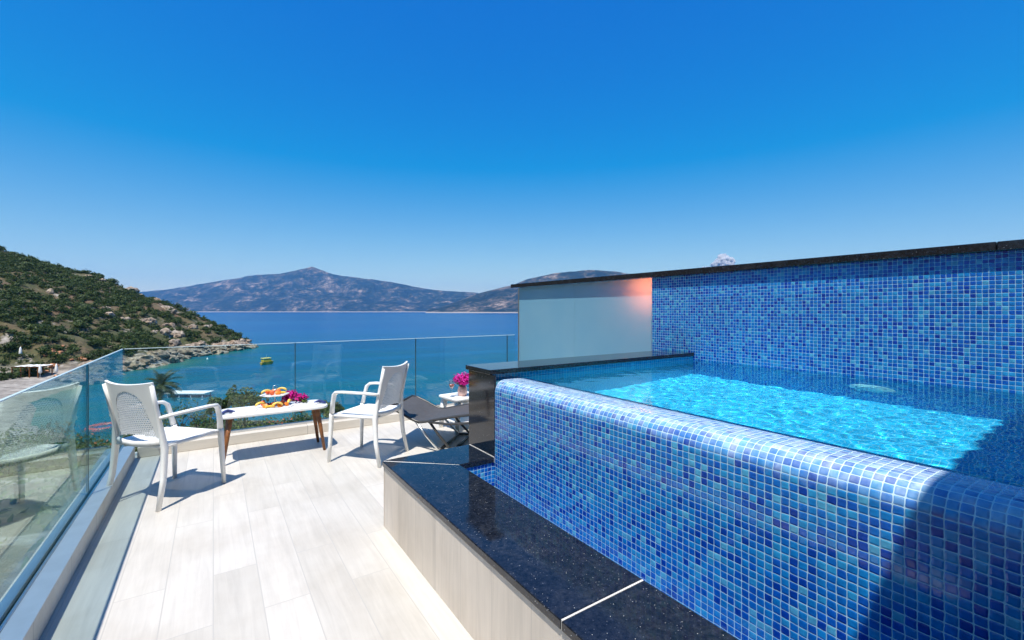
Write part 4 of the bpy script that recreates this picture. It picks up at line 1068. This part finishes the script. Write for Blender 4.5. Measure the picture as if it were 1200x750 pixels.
f = MB(); f.box(-3.2, 3.2, -1.9, -1.7, 2.502, 2.68); f.box(-3.2, 3.2, 1.7, 1.9, 2.502, 2.68); f.build('beam', M['oak'], pg)
f = MB(); f.quad_grid([[(-3.1 + 6.2 * k / 8, y, 2.72 + .10 * abs(math.sin(k * math.pi / 2)) + .03) for k in range(9)] for y in (-2, 2)], None, True)
f.quad_grid([[(-3.1 + 6.2 * k / 8, y, 2.70 + .10 * abs(math.sin(k * math.pi / 2)) + .03) for k in range(9)] for y in (-2, 2)], None, True, True); f.build('canvas_roof', M['canvas'], pg)
pp = None
for x, dq_, lab in ((24, 118, 'folded white parasol behind the pergola on its left'), (47, 110, 'folded white parasol at the right end of the pergola'), (66, 112, 'folded white parasol by the orange rocks')):
    if pp is None:
        pp = thing('parasol', lab, 'parasol', group='folded parasols on the beach terrace')
        f = MB(); f.tube([(0, 0, -.3), (0, 0, 3.3)], .04, 8); f.build('pole', M['white_metal'], pp)
        f = MB(); f.lathe([(.05, 3.4), (.20, 3.0), (.30, 2.2), (.36, 1.5), (.22, 1.2), (.06, 1.15)], n=16); f.build('folded_canopy', M['canvas'], pp)
        q = pp
    else: q = copy_tree(pp); q['label'] = lab
    q.location = at(dq_, px2(x, dq_), gz(dq_, px2(x, dq_)))
rk = MB()
for k in range(16):
    d = rr_.uniform(112, 126); x = rr_.uniform(50, 100); rockmesh(rk, at(d, px2(x, d), gz(d, px2(x, d)) + .3), rr_.uniform(.4, 1.0), k * 3.3, (1.2, 1.2, .8))
m, t, b = mat('ochre_rock'); n = noise(t, coords(t), 1.2, 5); r = ramp(t, n.outputs[0], [(.3, (.22, .09, .04)), (.6, (.48, .22, .11)), (.8, (.6, .42, .3))]); L(t, r.outputs[0], b.inputs['Base Color']); b.inputs['Roughness'].default_value = .9
struct(rk.build('ochre_boulders', m), 'heap of ochre boulders by the beach parasols', 'stuff')

# ------------------------------------------------------------------ one small cloud
cl = MB(); rc = random.Random(3); dC = 14000
for k in range(22):
    x = 834 + 24 * rc.random(); e = 1 - abs((x - 848) / 17); y = 313 - 12 * rc.random() * max(.1, e)
    cl.ico(at(dC + rc.uniform(-150, 150), px2(x, dC), CAM_H + (364 - y) / 525 * dC), rc.uniform(75, 145), 3, True, .6, k)
for k in range(4):
    x = 824 + 4 * k * .8; cl.ico(at(dC, px2(x, dC), CAM_H + (364 - 313.5) / 525 * dC), rc.uniform(28, 48), 3, True, .6, 40 + k)
m, t, b = mat('cloud_vapour'); t.nodes.remove(b)
pv = t.nodes.new('ShaderNodeVolumePrincipled'); pv.inputs['Color'].default_value = (1, .98, .96, 1); pv.inputs['Density'].default_value = .012
cn = noise(t, coords(t), .012, 4, .6); L(t, ramp(t, cn.outputs[0], [(.38, (0,) * 3), (.55, (.10,) * 3)]).outputs[0], pv.inputs['Density'])
L(t, pv.outputs[0], t.nodes.get('Material Output').inputs['Volume'])
tag(cl.build('cloud', m), 'one small white cumulus cloud low above the black coping', 'cloud')
